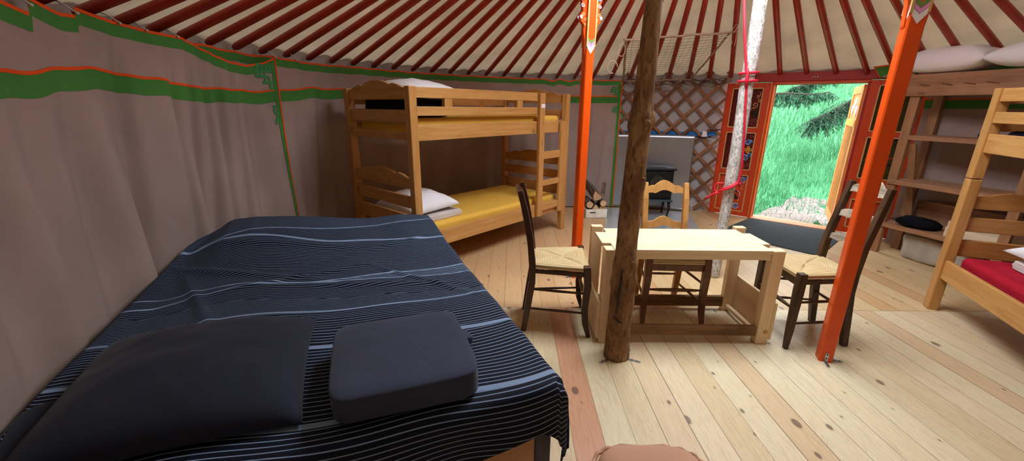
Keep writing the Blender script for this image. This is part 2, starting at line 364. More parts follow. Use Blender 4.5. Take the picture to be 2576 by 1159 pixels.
def thing(name, label, cat, loc=(0, 0, 0), rotz=0.0, group=None, kind=None):
    o = bpy.data.objects.new(name, None); COL.objects.link(o); o.empty_display_size = .1
    o.location = loc; o.rotation_euler = (0, 0, rotz); return tag(o, label, cat, group, kind)
def kids(o): return [c for c in bpy.data.objects if c.parent == o]
def copy_tree(o, parent=None):
    c = o.copy(); COL.objects.link(c)
    if parent is not None: c.parent = parent
    for ch in kids(o): copy_tree(ch, c)
    return c
def smooth(t): t = max(0, min(1, t)); return t * t * (3 - 2 * t)
def B(a, b): return MB().box(a, b)
ORD = ['first', 'second', 'third', 'fourth', 'fifth', 'sixth', 'seventh', 'eighth', 'ninth', 'tenth', 'eleventh', 'twelfth', 'thirteenth', 'fourteenth', 'fifteenth', 'sixteenth', 'seventeenth', 'eighteenth']

# ================================================================== SETTING
# floor disc
mb = MB(); N = 96
ring = [pol(360 * i / N, 3.42) for i in range(N)]
mb.add([p + V((0, 0, -.06)) for p in ring] + ring, [tuple(range(N))[::-1], tuple(range(N, 2 * N))] + [(i, (i + 1) % N, N + (i + 1) % N, N + i) for i in range(N)])
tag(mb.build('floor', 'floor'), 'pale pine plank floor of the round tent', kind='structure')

# roof canvas: cone over the poles, sagging a little between them, creased at the eaves
def canvas(u, v):
    a = u * 360; r = 3.30 - v * (3.30 - .74)
    sag = .012 * math.cos(math.radians(a - 61.7) * 360 / 4.38) * (1 - v)
    cre = .020 * noise.noise(V((a * .35, r * 9, 2))) * max(0, 1 - v * 2.2)
    return pol(a, r, roof_z(r) + .052 + sag + cre)
mb = MB().grid(canvas, 480, 26)
tag(mb.build('ceiling', 'canvas'), 'cream canvas roof lining seen between red poles', kind='structure')

# outer wall canvas, with the door gap
def wall(a0, a1, name, lab):
    n = int((a1 - a0) / 2)
    def fn(u, v):
        a = a0 + (a1 - a0) * u
        return pol(a, 3.235 + (.10 * smooth((64.5 - a) / 3.5) if a0 < 100 else .20 * smooth((a - 384) / 6)) + .012 * noise.noise(V((a * .12, v * 2.5, 1))), -.03 + v * 1.83)
    tag(MB().grid(fn, n, 14).build(name, 'wallc'), lab, kind='structure')
wall(60.6, 228, 'wall_left', 'white canvas wall behind lattice and left curtains')
wall(228, 390.5, 'wall_right', 'white canvas wall behind the right hand curtain')

# crown ring that carries the poles, open to the sky
mb = MB()
mb.tube([pol(360 * i / 48, .76, 2.735) for i in range(48)], .05, 6, closed=True)
for k in range(4): mb.bar(pol(45 * k, .74, 2.76), pol(45 * k + 180, .74, 2.76), .04, .05)
tag(mb.build('trim_1', 'postor'), 'orange wooden crown ring at the top of the roof', kind='structure')

# ------------------------------------------------------------------ roof poles
POLES = [61.7 + 4.38 * k for k in range(1, 21)] + [153.6, 158.0, 162.2, 166.4, 170.6, 174.6, 178.6, 182.4, 186.2, 190.2, 194.4, 198.8, 203.2, 207.6]
POLES += [61.7, 57.2, 52.4, 47.7, 42.9, 38.2, 34.2, 29.4, 24.8, 20.2, 15.6, 11.0, 6.4, 1.8, -2.8, -7.4, -11.8, -16.2, -20.6, -25.0, -29.4, -33.8, -38.2, -42.6, -47.0]
POLES.sort(reverse=True)
zones = [(166, 400, 'above the left wall curtain'), (92.3, 166, 'between the curtain seam and the left orange post'), (61, 92.3, 'between the orange post and the door'), (31, 61, 'above the open door'), (-90, 31, 'above the pillows at the right')]
cnt = {}
proto = None
for a in POLES:
    zn = [z for z in zones if z[0] <= a < z[1]][0][2]; cnt[zn] = cnt.get(zn, 0) + 1
    lab = 'red roof pole %s, %s from the left' % (zn, ORD[cnt[zn] - 1] if cnt[zn] <= 18 else 'last')
    if proto is None:
        p0, p1 = V((3.185, 0, roof_z(3.185) - .012)), V((.79, 0, roof_z(.79) - .012))
        d = p1 - p0; pts = [p0 + d * t for t in (0, .012, .5, 1)]
        proto = MB().tube([p - V((CX * 0, 0, 0)) for p in pts], [.016, .026, .027, .020], 10, ref=(0, 0, 1)).build('roof_pole', 'red')
        o = proto
    else: o = proto.copy(); COL.objects.link(o)
    o.location = (CX, CY, 0); o.rotation_euler = (0, 0, math.radians(a))
    tag(o, lab, 'roof pole', 'red roof poles')

# ------------------------------------------------------------------ wall curtains
def smooth_(t): t = max(0, min(1, t)); return t * t * (3 - 2 * t)
def lerp_tab(tab, x):
    tab = sorted(tab)
    if x <= tab[0][0]: return tab[0][1]
    for (x0, y0), (x1, y1) in zip(tab, tab[1:]):
        if x <= x1: return y0 + (y1 - y0) * (x - x0) / (x1 - x0)
    return tab[-1][1]
def curtain(name, lab, a0, a1, R, top, mid, fold, nu, edge=None, bottom=.015, midw=.078, topw=.066, tiepos=(), motifs=(), loc=None):
    """hanging cloth on the wall ring between two angles; bands are sewn strips"""
    def surf(a, z):
        return pol(a, R + fold(a, z), z)
    def strip(pname, mat, f0, f1, b0, b1, nv, out=0.0, n=None):
        n = n or max(2, int(nu * abs(b1 - b0) / abs(a1 - a0)))
        def fn(u, v):
            a = b0 + (b1 - b0) * u; z = f0(a) + (f1(a) - f0(a)) * v
            return pol(a, R + fold(a, z) - out, z)
        return MB().grid(fn, n, nv).build(pname, mat, root, loc=None)
    root = thing(name, lab, 'curtain', (0, 0, 0))
    PIP = .013
    e0, e1 = a0, a1
    strip('cloth', 'curtain', lambda a: bottom, lambda a: mid(a) - midw, e0, e1, 46)
    strip('cloth', 'curtain', lambda a: mid(a) + PIP, lambda a: top(a) - topw, e0, e1, 10)
    strip('middle_band', 'green', lambda a: mid(a) - midw, lambda a: mid(a), e0, e1, 3, .0015)
    strip('middle_piping', 'orange', lambda a: mid(a), lambda a: mid(a) + PIP, e0, e1, 1, .003)
    strip('top_band', 'green', lambda a: top(a) - topw, lambda a: top(a) - PIP, e0, e1, 3, .0015)
    strip('top_piping', 'orange', lambda a: top(a) - PIP, lambda a: top(a), e0, e1, 1, .003)
    if edge:
        ea, wg, wo, sgn = edge       # vertical border at angle ea; green then orange outermost
        strip('edge_band', 'green', lambda a: bottom, lambda a: top(a) - PIP, ea, ea + sgn * wg, 50, .004, 3)
        strip('edge_piping', 'orange', lambda a: bottom, lambda a: top(a) - PIP, ea - sgn * wo, ea, 50, .006, 2)
    for a in tiepos:
        z = top(a) - .004; m = MB(); p = pol(a, R + fold(a, z) - .012, z)
        q = pol(a, R0 - .02, roof_z(R0 - .02) + .005)
        m.tube([p, (p + q) / 2 + V((0, 0, .008)), q], .0035, 5); m.blob(lambda t, f: p + V((math.cos(t) * math.cos(f), math.sin(t) * math.cos(f), math.sin(f))) * .0065, 8, 6)
        m.build('tie', 'tie', root)
    for (ac, zc, cell, rows) in motifs:
        m = MB(); da = math.degrees(cell / R)
        for j, row in enumerate(rows):
            for i, ch in enumerate(row):
                if ch == 'X':
                    def fn(u, v, i=i, j=j):
                        a = ac + (i + u) * -da; z = zc - (j + 1 - v) * cell
                        return pol(a, R + fold(a, z) - .004, z)
                    m.grid(fn, 2, 2)
        m.build('corner_motif', 'greenp', root)
    return root
KEY = ['.XXX.XXX.', '.X.X.X.X.', 'XXXXXXXX.', 'X.X.X....', 'XXXXXXX..', '....X.X..', '...XXXXXX', '......X.X', '......XXX']
KEY2 = ['XXX', 'X.X', 'XXX', '.XX', '.X.', 'XXX', 'X.X', '..X']
def fold_left(a, z):
    q = 1.75 - z
    f = .026 * math.sin(math.radians(a) * 40 + q * 1.1) * smooth(q * .8) + .016 * math.sin(math.radians(a) * 71 + q * 1.8 + 1) * smooth(q * 1.2)
    f += .014 * noise.noise(V((a * .16 + q * .5, z * .9, 3)))
    # deep slanting folds
    for ac, sl, w, d in ((189.5, -3.2, .85, .065), (183.2, -3.0, .6, .050), (180.6, 0, .4, .035), (178.4, -2.8, .5, .045), (176.2, -3.0, .5, .042), (173.8, 0, .5, .035), (196.2, -2.6, 1.2, .024), (171.0, -1.8, .9, .02), (200.5, -3.5, 1.4, .03), (207, -3.5, 1.6, .03)):
        t = (a - (ac + 1.6 * q)) / w
        f += d * math.exp(-t * t) * smooth(q * 1.6 + .12)
    f -= .03 * smooth((z - .45) / 1.2) * 0
    return f - .012 * smooth(1 - z / .6)
def top_left(a): return lerp_tab([(166.4, 1.692), (168.5, 1.645), (171.5, 1.612), (174.5, 1.622), (178.0, 1.668), (181.2, 1.71), (185.6, 1.706), (190.2, 1.713), (193.9, 1.722), (194.05, 1.692), (195.6, 1.684), (198.5, 1.71), (198.7, 1.654), (201.4, 1.672), (207, 1.70), (230, 1.70)], a)
def mid_left(a): return lerp_tab([(166.4, 1.452), (170, 1.438), (174, 1.432), (178, 1.440), (182, 1.447), (187, 1.468), (192, 1.485), (194.5, 1.478), (197, 1.468), (200, 1.45), (203.2, 1.437), (230, 1.45)], a) + .005 * math.sin(a * .62) + .003 * math.sin(a * 1.5)
curtain('wall_curtain', 'large mauve grey wall curtain with green bands behind the striped bed', 166.4, 226, 3.06, top_left, mid_left, fold_left, 420,
        edge=(166.75, .62, .22, 1), tiepos=(166.5, 182.0, 189.0, 186.0, 198.6, 194.0), motifs=[(170.35, 1.632, .0195, KEY), (168.15, 1.345, .020, KEY2)])
def fold_mid(a, z):
    q = 1.75 - z
    f = .012 * math.sin(math.radians(a) * 62 + q * .5) * smooth(q) + .010 * math.sin(math.radians(a) * 104 + 1.2) * smooth(q * 1.3) + .012 * noise.noise(V((a * .3, z * 1.2, 9)))
    f += .030 * math.exp(-((a - 157.5 - q * 2.0) / 1.0) ** 2) * smooth(q * 2) + .02 * math.exp(-((a - 161.0) / .8) ** 2)
    for ac, sl in ((89.5, 2.2), (91.2, 1.2), (93.5, .6)): f += .022 * math.exp(-((a - ac - sl * (q - .8) * .8) / .6) ** 2) * smooth(q * 1.1)
    return f - .02 + .09 * smooth((a - 166.5) / 1.5)
def top_mid(a):
    z = lerp_tab([(85, 1.708), (88, 1.700), (92, 1.703), (100, 1.703), (120, 1.705), (150, 1.70), (158, 1.69), (166.4, 1.70), (182, 1.722)], a)
    for c in (98.6, 102.9): z -= .020 * math.exp(-((a - c) / 1.1) ** 2)
    return z - .006 * abs(math.sin(math.radians(a - 61.7) * 180 / 4.38))
def mid_mid(a): return lerp_tab([(85.5, 1.490), (92.7, 1.487), (100, 1.487), (140, 1.49), (152, 1.485), (154, 1.487), (157, 1.475), (160, 1.487), (163, 1.460), (166.4, 1.452), (182, 1.44)], a)
curtain('wall_curtain', 'long pale wall curtain with green bands hanging behind the yellow bunk bed', 85.5, 181.0, 3.085, top_mid, mid_mid, fold_mid, 420,
        edge=(85.72, .62, .22, 1), tiepos=[61.7 + 4.38 * k for k in range(7, 20)] + [162.4], motifs=[(88.3, 1.62, .0155, KEY), (87.6, 1.375, .0165, KEY)])
def fold_r(a, z):
    q = 1.75 - z
    return .014 * math.sin(math.radians(a) * 55) * smooth(q) + .012 * noise.noise(V((a * .3, z, 5))) + .03 * sum(math.exp(-((a - c - (q - 1) * 3) / .9) ** 2) for c in (4, 7.5, 11, -2)) * smooth((1.35 - z) * 2)
rcur = curtain('wall_curtain', 'shadowed curtain hanging behind the shelf rack and red bunk bed', -132, 28.8, 3.13, lambda a: 1.735, lambda a: 1.45, fold_r, 300, tiepos=(20, 12))

# ------------------------------------------------------------------ lattice
root = thing('lattice_wall', 'brown wooden lattice wall with diamond gaps beside the door', 'lattice', (0, 0, 0))
AL0, AL1 = 62.0, 86.6; ZL0, ZL1 = .035, 1.79; DZ = 4.45 / 3.16 * math.pi / 180
slope = 1 / (R0 * math.pi / 180) * 1.0      # degrees of arc per metre of height, at 45 degrees
def slat(a_top, sgn, R, mat):
    pts = []
    for i in range(361):
        z = ZL1 - (ZL1 - ZL0) * i / 360; a = a_top + sgn * (1.745 - z) * slope * .98
        if AL0 <= a <= AL1: pts.append((a, z))
    if len(pts) < 4: return
    m = MB(); w = .0175
    st = max(1, len(pts) // 14); pp = pts[::st]
    if pp[-1] != pts[-1]: pp.append(pts[-1])
    vs = []
    for a, z in pp:
        # across direction in the wall surface, perpendicular to the slat
        c = .7071 * w; ca = math.degrees(c / R)
        for (da, dz, dr) in ((ca, c * sgn, -.006), (-ca, -c * sgn, -.006), (-ca, -c * sgn, .006), (ca, c * sgn, .006)):
            vs.append(pol(a + da, R + dr, z + dz))
    n = len(pp); fs = [(i * 4 + k, i * 4 + (k + 1) % 4, i * 4 + 4 + (k + 1) % 4, i * 4 + 4 + k) for i in range(n - 1) for k in range(4)] + [(3, 2, 1, 0), tuple((n - 1) * 4 + k for k in range(4))]
    m.add(vs, fs); m.build('slat', mat, root)
tops = [61.7 + 4.38 * k for k in range(-6, 13)]
for i, a in enumerate(tops):
    slat(a, 1, 3.162, 'lattice2' if i % 3 else 'lattice'); slat(a, -1, 3.176, 'lattice')
for a in tops:
    for j in range(0, 8):
        for half in (0, 1):
            aa = a + half * 2.19; z = 1.745 - (j + half * .5) * 4.38 / slope / .98
            if AL0 + .3 < aa < AL1 - .3 and .05 < z < 1.76 and (j in (0, 6, 7) or (j * 3 + half + int(a)) % 4 == 0):
                p = pol(aa, 3.156, z); m = MB(); q = pol(aa, 3.148, z); m.tube([p, q], [.008, .006], 8); m.build('bolt', 'brass', root)
# horsehair rope bundle along the lattice heads
m = MB()
for k in range(5):
    m.tube([pol(62.5 + 24 * i / 40, 3.138 - .004 * k, 1.70 - .012 * k + .012 * math.sin(i * 1.7 + k * 2) + .010 * math.sin(i * .6 + k)) for i in range(41)], .005 - .0004 * k, 5)
tag(m.build('lashing_rope', 'darkrope', loc=pol(75, 3.13, 1.65)), 'dark hair rope bundle lashed along the top of the lattice', 'rope')
# blue webbing strap round the wall outside the lattice, with its buckle
t = thing('webbing_strap', 'blue webbing strap running behind the lattice above the metal sheet', 'strap', pol(74, 3.2, 1.0))
L = V(t.location)
def strapf(u, v): a = 62.6 + 24 * u; return pol(a, 3.195, 1.005 + .05 * v + .02 * smooth((66 - a) / 4)) - L
MB().grid(strapf, 30, 1).build('webbing', 'strap', t)
b = MB(); p = pol(65.4, 3.145, 1.03) - L; ex = pol(64.4, 3.145) - pol(65.4, 3.145); ex.normalize(); ey = V((0, 0, 1)); ez = pol(65.4, .02) - pol(65.4, 0)
b.prism([(-.05, -.03), (.05, -.03), (.03, -.012), (.025, .04), (-.025, .045), (-.03, -.012)], p, ex, ey, ez); b.build('buckle', 'white', t, bevel=.004)
b = MB(); b.tube([p + ex * -.07 + ey * -.03, p + ey * -.038, p + ex * .08 + ey * -.025], .008, 6); b.tube([p + ex * .06 + ey * .05, p + ex * .13 + ey * .062, p + ex * .19 + ey * .07], .006, 6); b.build('ratchet_handle', 'black', t)

# ------------------------------------------------------------------ door
D0 = V((2.702, 5.428, 0)); DD = V((.767, -.6415, 0)); DD.normalize(); DN = V((-DD.y * -1, -DD.x, 0)); DN = V((DD.y, -DD.x, 0))   # DN faces the room
door = thing('door_1', 'red painted double panel doorway standing open to the meadow', None, D0, math.atan2(DD.y, DD.x), kind='structure')
# local: x along door, y away from the room, z up
def stile_frame(name, x0, x1, panes, zt=1.655, mat='doorred', y0=-.03, y1=.03):
    m = MB(); px0, px1 = panes[0][0], panes[0][1]
    m.box((x0, y0, .012), (px0, y1, zt)); m.box((px1, y0, .012), (x1, y1, zt))
    zs = [.012] + [q for p in sorted(panes, key=lambda p: p[2]) for q in (p[2], p[3])] + [zt]
    for i in range(0, len(zs), 2): m.box((px0, y0, zs[i]), (px1, y1, zs[i + 1]))
    return m.build(name, mat, door, bevel=.004)
Lp = [(.077, .402, 1.135, 1.592), (.077, .402, .614, 1.068), (.073, .402, .075, .542)]
Rp = [(1.456, 1.79, 1.140, 1.60), (1.456, 1.79, .64, 1.075), (1.456, 1.79, .085, .40)]
lf = stile_frame('side_panel', 0, .475, Lp); rf = stile_frame('side_panel', 1.375, 1.868, Rp, mat='doorred')
def mould(par, p, r=.006, y=-.031):
    x0, x1, z0, z1 = p; m = MB()
    for a, b in (((x0, z0), (x1, z0)), ((x1, z0), (x1, z1)), ((x1, z1), (x0, z1)), ((x0, z1), (x0, z0))):
        m.bar((a[0], y, a[1]), (b[0], y, b[1]), r * 2, r * 2)
    m.build('moulding', 'gold', par)
def spiral(c, r, turns, a0, sgn=1, n=26, r1=.15, sx=1.0):
    return [V((c[0] + sx * r * (1 - (1 - r1) * i / n) * math.cos(a0 + sgn * turns * 2 * PI * i / n), c[1], c[2] + r * (1 - (1 - r1) * i / n) * math.sin(a0 + sgn * turns * 2 * PI * i / n))) for i in range(n + 1)]
def scroll(par, mat, items, rad=.006, name='painted_scroll'):
    m = MB()
    for pts in items: m.tube(pts, rad, 6, flat=.5, ref=(0, 1, 0))
    return m.build(name, mat, par)
for k, p in enumerate(Lp):
    B((p[0], .0, p[2]), (p[1], .015, p[3])).build('pane' if k < 2 else 'lower_panel', 'panered' if k < 2 else 'doorred', lf); mould(lf, p)
for k, p in enumerate(Rp):
    B((p[0], .0, p[2]), (p[1], .015, p[3])).build('pane' if k < 2 else 'lower_panel', 'paneol' if k < 2 else 'doorred', rf); mould(rf, p)
y = -.004
# upper left pane: climbing vine, black volute and plum scrolls
scroll(lf, 'beige', [spiral((.335, y, 1.40), .036, 1.3, -2.2), spiral((.375, y, 1.445), .022, 1.2, 2.5, -1), spiral((.352, y, 1.50), .018, 1.1, -2), [V((.30, y, 1.345)), V((.318, y, 1.37)), V((.33, y, 1.36))], [V((.372, y, 1.50)), V((.378, y, 1.535)), V((.366, y, 1.55))]], .0045)
scroll(lf, 'black', [spiral((.345, y, 1.285), .042, 1.4, 2.8, -1), spiral((.378, y, 1.315), .03, .8, 1.0)], .010)
scroll(lf, 'maroon', [spiral((.325, y, 1.19), .040, 1.4, 0), spiral((.375, y, 1.215), .026, 1.2, 1.5), spiral((.38, y, 1.165), .024, 1.0, 3)], .006)
# second left pane: blue volutes round an ochre flower
scroll(lf, 'blue', [spiral((.335, y, .945), .040, 1.2, .3), spiral((.365, y, .965), .02, .9, 2), spiral((.325, y, .755), .040, 1.3, 2.6, -1), spiral((.365, y, .80), .028, .9, -1.2)], .010)
scroll(lf, 'white', [spiral((.335, y - .002, .945), .047, .7, .6), spiral((.325, y - .002, .755), .048, .8, 2.2, -1)], .0035)
scroll(lf, 'yellowp', [[V((.345 + .03 * (1 + .35 * math.cos(4 * t)) * math.cos(t), y, .86 + .03 * (1 + .35 * math.cos(4 * t)) * math.sin(t))) for t in [2 * PI * i / 32 for i in range(33)]], spiral((.345, y, .86), .012, 1, 0, 1, 14, .6)], .008)
scroll(lf, 'maroon', [spiral((.365, y, 1.03), .024, 1.2, 1), spiral((.32, y, .66), .032, 1.3, 1.2), spiral((.372, y, .68), .022, 1.2, 3)], .006)
# lower left panel
scroll(lf, 'blue', [spiral((.34, y, .475), .026, 1.05, .5, 1, 20, .8), spiral((.31, y, .135), .026, 1.05, .5, 1, 20, .8), spiral((.372, y, .505), .016, 1, 2)], .010)
scroll(lf, 'black', [spiral((.29, y, .30), .03, .8, .3, 1, 20, .6), spiral((.305, y, .245), .022, 1.1, 2)], .010)
scroll(lf, 'white', [spiral((.34, y - .002, .475), .036, .9, .5, 1, 20, .95), spiral((.31, y - .002, .135), .036, .9, .5, 1, 20, .95), spiral((.295, y - .002, .285), .047, .8, -.6, 1, 24, .95)], .0035)
scroll(lf, 'gold', [spiral((.345, y, .40), .014, 1.1, 1), spiral((.35, y, .37), .012, 1.2, 3), spiral((.33, y, .20), .014, 1.2, 1), spiral((.335, y, .225), .010, 1, 2)], .003)
scroll(rf, 'beige', [spiral((1.60, y, .36 - .03 * i), .014, 1.1, i) for i in range(3)] + [spiral((1.61, y, .30 - .05 * i), .02, 1.1, i) for i in range(3)], .004)
scroll(rf, 'white', [spiral((1.53, y, .16), .015, 1.1, 1)], .005)
# left door post strip, lintel, jamb linings, sill
B((.475, -.045, 0), (.487, .07, 1.655)).build('jamb_bead', 'leafor', door, bevel=.003)
B((.487, -.02, 0), (.507, .10, 1.655)).build('jamb', 'postor', door, bevel=.003)
B((1.352, -.02, 0), (1.376, .10, 1.655)).build('jamb', 'doordark', door, bevel=.003)
B((.507, .085, 0), (.516, .10, 1.64)).build('jamb_bead', 'gold', door)
B((-.05, .032, 1.66), (1.92, .046, 1.80)).build('felt_flap', 'wallc', door)
B((.31, -.055, 1.662), (1.42, .09, 1.757)).build('lintel', 'doordark', door, bevel=.004)
B((.13, -.03, 1.662), (.31, .06, 1.725)).build('lintel_end', 'doordark', door, bevel=.004)
B((1.42, -.03, 1.662), (1.868, .06, 1.725)).build('lintel_end', 'doordark', door, bevel=.004)
B((.48, -.04, 1.638), (1.376, .09, 1.662)).build('door_head', 'doorred', door, bevel=.003)
B((.49, .08, 1.628), (1.37, .10, 1.638)).build('door_head_bead', 'gold', door)
m = MB()
for k in range(3): m.blob(lambda t, f, k=k: V((.865 + k * .022 + .009 * math.cos(t) * math.cos(f), -.057 + .004 * math.sin(t) * math.cos(f), 1.70 + .008 * math.sin(f))), 8, 6)
m.build('hook_plate', 'brass', door)
B((.50, -.03, -.05), (1.36, .16, .012)).build('sill', 'threshold', door, bevel=.004)
# door leaf folded outwards on its right hand hinges
leaf = thing('hinge_line', None, None, (1.345, .10, 0), 0); bpy.data.objects.remove(leaf)
def LP(s, z, o=0.0):     # leaf plane: s metres from hinge, opened outwards
    t = math.radians(97); return V((1.345 + math.cos(t) * s + o * math.sin(t), .105 + math.sin(t) * s - o * math.cos(t), z))
def lbox(mb, s0, s1, z0, z1, o0, o1):
    mb.add([LP(s, z, o) for z in (z0, z1) for s, o in ((s0, o0), (s1, o0), (s1, o1), (s0, o1))], [(0, 3, 2, 1), (4, 5, 6, 7), (0, 1, 5, 4), (1, 2, 6, 5), (2, 3, 7, 6), (3, 0, 4, 7)])
m = MB()
for s0, s1, z0, z1 in ((0, .09, .03, 1.62), (.75, .84, .03, 1.62), (.09, .75, .03, .12), (.09, .75, 1.53, 1.62), (.09, .75, 1.17, 1.25)): lbox(m, s0, s1, z0, z1, -.02, .02)
lfo = m.build('door_leaf', 'leafor', door, bevel=.003)
m = MB(); lbox(m, .09, .75, .12, 1.17, -.006, .006); lbox(m, .09, .75, 1.25, 1.53, -.006, .006); m.build('leaf_panel', 'leafor', lfo)
m = MB()
for i in range(7): lbox(m, .13 + i * .09, .145 + i * .09, .13, 1.16, -.018, -.006)
m.build('leaf_batten', 'gold', lfo)
m = MB(); lbox(m, .02, .82, 1.175, 1.245, -.026, -.02); m.build('leaf_rail_trim', 'yellowp', lfo)
m = MB()
for c in ((.25, 1.33), (.42, 1.42), (.58, 1.35)):
    m.tube([LP(c[0] + .06 * math.cos(t) * (1 - t / 12), c[1] + .07 * math.sin(t) * (1 - t / 12), -.012) for t in [i * .35 for i in range(28)]], .009, 6)
m.build('leaf_scroll', 'white', lfo)

# loose top corner of the right curtain folded over the lintel
def flap(name, mat, pts, off=.075):
    m = MB(); q = [D0 + DD * s + DN * off + V((0, 0, z)) for s, z in pts]; q2 = [p + DN * .006 for p in q]; n = len(q)
    m.add(q + q2, [tuple(range(n)), tuple(range(n, 2 * n))[::-1]] + [(i, (i + 1) % n, n + (i + 1) % n, n + i) for i in range(n)]); m.build(name, mat, rcur)
flap('corner_flap', 'green', [(1.376, 1.768), (1.60, 1.792), (1.74, 1.79), (1.72, 1.69), (1.55, 1.69), (1.50, 1.715), (1.465, 1.69), (1.440, 1.672)])
flap('corner_flap', 'curtain', [(1.446, 1.674), (1.465, 1.69), (1.50, 1.715), (1.55, 1.69), (1.60, 1.662)], .074)
flap('corner_piping', 'orange', [(1.362, 1.780), (1.60, 1.805), (1.76, 1.803), (1.76, 1.790), (1.60, 1.792), (1.376, 1.768), (1.440, 1.668), (1.432, 1.664)], .078)

# ------------------------------------------------------------------ outdoors
OUT = -DN
def terrain(s, t):
    z = -.09 + .27 * max(0, t - 1.25) ** 1.06 * smooth((t - 1.25) / 1.5 + .25)
    return z + .05 * noise.noise(V((s * .9, t * .9, 0))) * min(1, t)
def tp(s, t, dz=0.0): p = D0 + DD * s + OUT * t; return V((p.x, p.y, terrain(s, t) + dz))
mb = MB().grid(lambda u, v: tp(-14 + 30 * u, .12 + 34 * v ** 1.6), 60, 60)
tag(mb.build('ground_meadow', 'turf'), 'sloping green meadow outside the open door', kind='structure')
# trodden earth in front of the door
mb = MB()
def path(u, v):
    t = .14 + 1.75 * v; w = (1.9 + .3 * math.sin(3 * t)) * (1 - .45 * v); s = .35 + .42 * v + w * u + .08 * noise.noise(V((u * 5, v * 5, 2)))
    return tp(s, t, .012 + .03 * noise.noise(V((s * 9, t * 9, 4))) * .6)
mb.grid(path, 60, 50)
tag(mb.build('ground_path', 'dirt'), 'bare pale earth trodden in front of the doorstep', kind='structure')
gr = MB()
def blade(p, h, w, yaw, lean):
    d = V((math.cos(yaw), math.sin(yaw), 0)); b = V((math.cos(lean), math.sin(lean), 0))
    p1 = p + V((0, 0, h * .55)) + b * h * .12; p2 = p + V((0, 0, h * .92)) + b * h * .45
    gr.add([p - d * w, p + d * w, p1 + d * w * .75, p1 - d * w * .75, p2], [(0, 1, 2, 3), (3, 2, 4)], False)
cpos = V((0, 0, 1.35))
for i in range(26000):
    t = .45 + 17 * rnd.random() ** 2.1; s = .1 + rnd.uniform(-.35, 1.0) * (1.3 + t * .75) + t * .12
    onpath = t < 1.9 and (.35 + .42 * (t - .14) / 1.75) < s
    if onpath and rnd.random() < (.97 if t < 1.1 else .7): continue
    g = noise.noise(V((s * .8, t * .8, 7)))
    h = (.12 + .22 * rnd.random() + .10 * g) * (.45 if t < 1.6 else 1) * (1 + t * .05)
    blade(tp(s, t, -.01), max(.05, h), .0035 + .0016 * t * .6, rnd.uniform(0, PI), rnd.gauss(.8, 1.0))
tag(gr.build('meadow_grass', 'grass', loc=tp(.9, 3)), 'tall bright green grass filling the view through the door', 'grass', kind='stuff')
# a few broad leaves at the step
m = MB()
for i in range(26):
    a = rnd.uniform(0, 2 * PI); l = rnd.uniform(.06, .15); p = tp(1.22 + rnd.uniform(-.05, .08), .32 + rnd.uniform(-.1, .1)); q = p + V((math.cos(a) * l * .6, math.sin(a) * l * .6, l)); sd = V((-math.sin(a), math.cos(a), 0)) * .018
    m.add([p, (p + q) / 2 + sd, q, (p + q) / 2 - sd], [(0, 1, 2, 3)])
tag(m.build('weed_clump', 'grass', loc=tp(1.22, .32)), 'small bright weed growing at the doorstep by the chair', 'plant')
# drooping fir branches
def branch(name_lab, p0, p1, seed, droop, dens, spread):
    r = random.Random(seed); t = thing('fir_branch', name_lab, 'branch', p0, group='fir branches outside the door')
    L = V(p0); p0, p1 = V(p0), V(p1); m = MB(); nd = MB(); d = (p1 - p0)
    main = [p0 + d * u + V((0, 0, -droop * u * u + .03 * math.sin(6 * u))) - L for u in [i / 8 for i in range(9)]]
    m.tube(main, [.022 - .002 * i for i in range(9)], 6)
    for k in range(dens):
        u = r.random(); i = min(7, int(u * 8)); b = main[i] + (main[i + 1] - main[i]) * (u * 8 - i)
        ln = r.uniform(.18, .5) * spread; dirv = V((r.gauss(0, .45), r.gauss(0, .45), -r.uniform(.35, 1.0))).normalized()
        e = b + dirv * ln + V((r.uniform(-.1, .1), r.uniform(-.1, .1), 0))
        m.tube([b, (b + e) / 2 + V((0, 0, .03)), e], .003, 4)
        for j in range(34):
            f = r.uniform(.08, 1); c = b + (e - b) * f; dv = (V((r.gauss(0, 1), r.gauss(0, 1), r.gauss(0, .6)))).normalized() * r.uniform(.05, .10) + (e - b).normalized() * .03
            sd = dv.cross(V((0, 0, 1))); 
            if sd.length < 1e-4: sd = V((1, 0, 0))
            sd = sd.normalized() * .008
            nd.add([c - sd, c + sd, c + dv], [(0, 1, 2)])
    m.build('twig', 'twigbark', t); nd.build('needles', 'fir', t)
branch('drooping fir branch at the upper left of the door opening', (4.35, 7.6, 1.55), (5.3, 7.2, 1.70), 3, .05, 95, .65)
branch('fir branch along the top of the door opening', (6.0, 8.2, 1.98), (5.0, 7.7, 1.80), 5, .06, 150, .5)
branch('dark fir branch hanging beside the open door leaf', (6.15, 7.3, 1.62), (4.90, 6.9, 1.36), 8, .16, 240, .85)
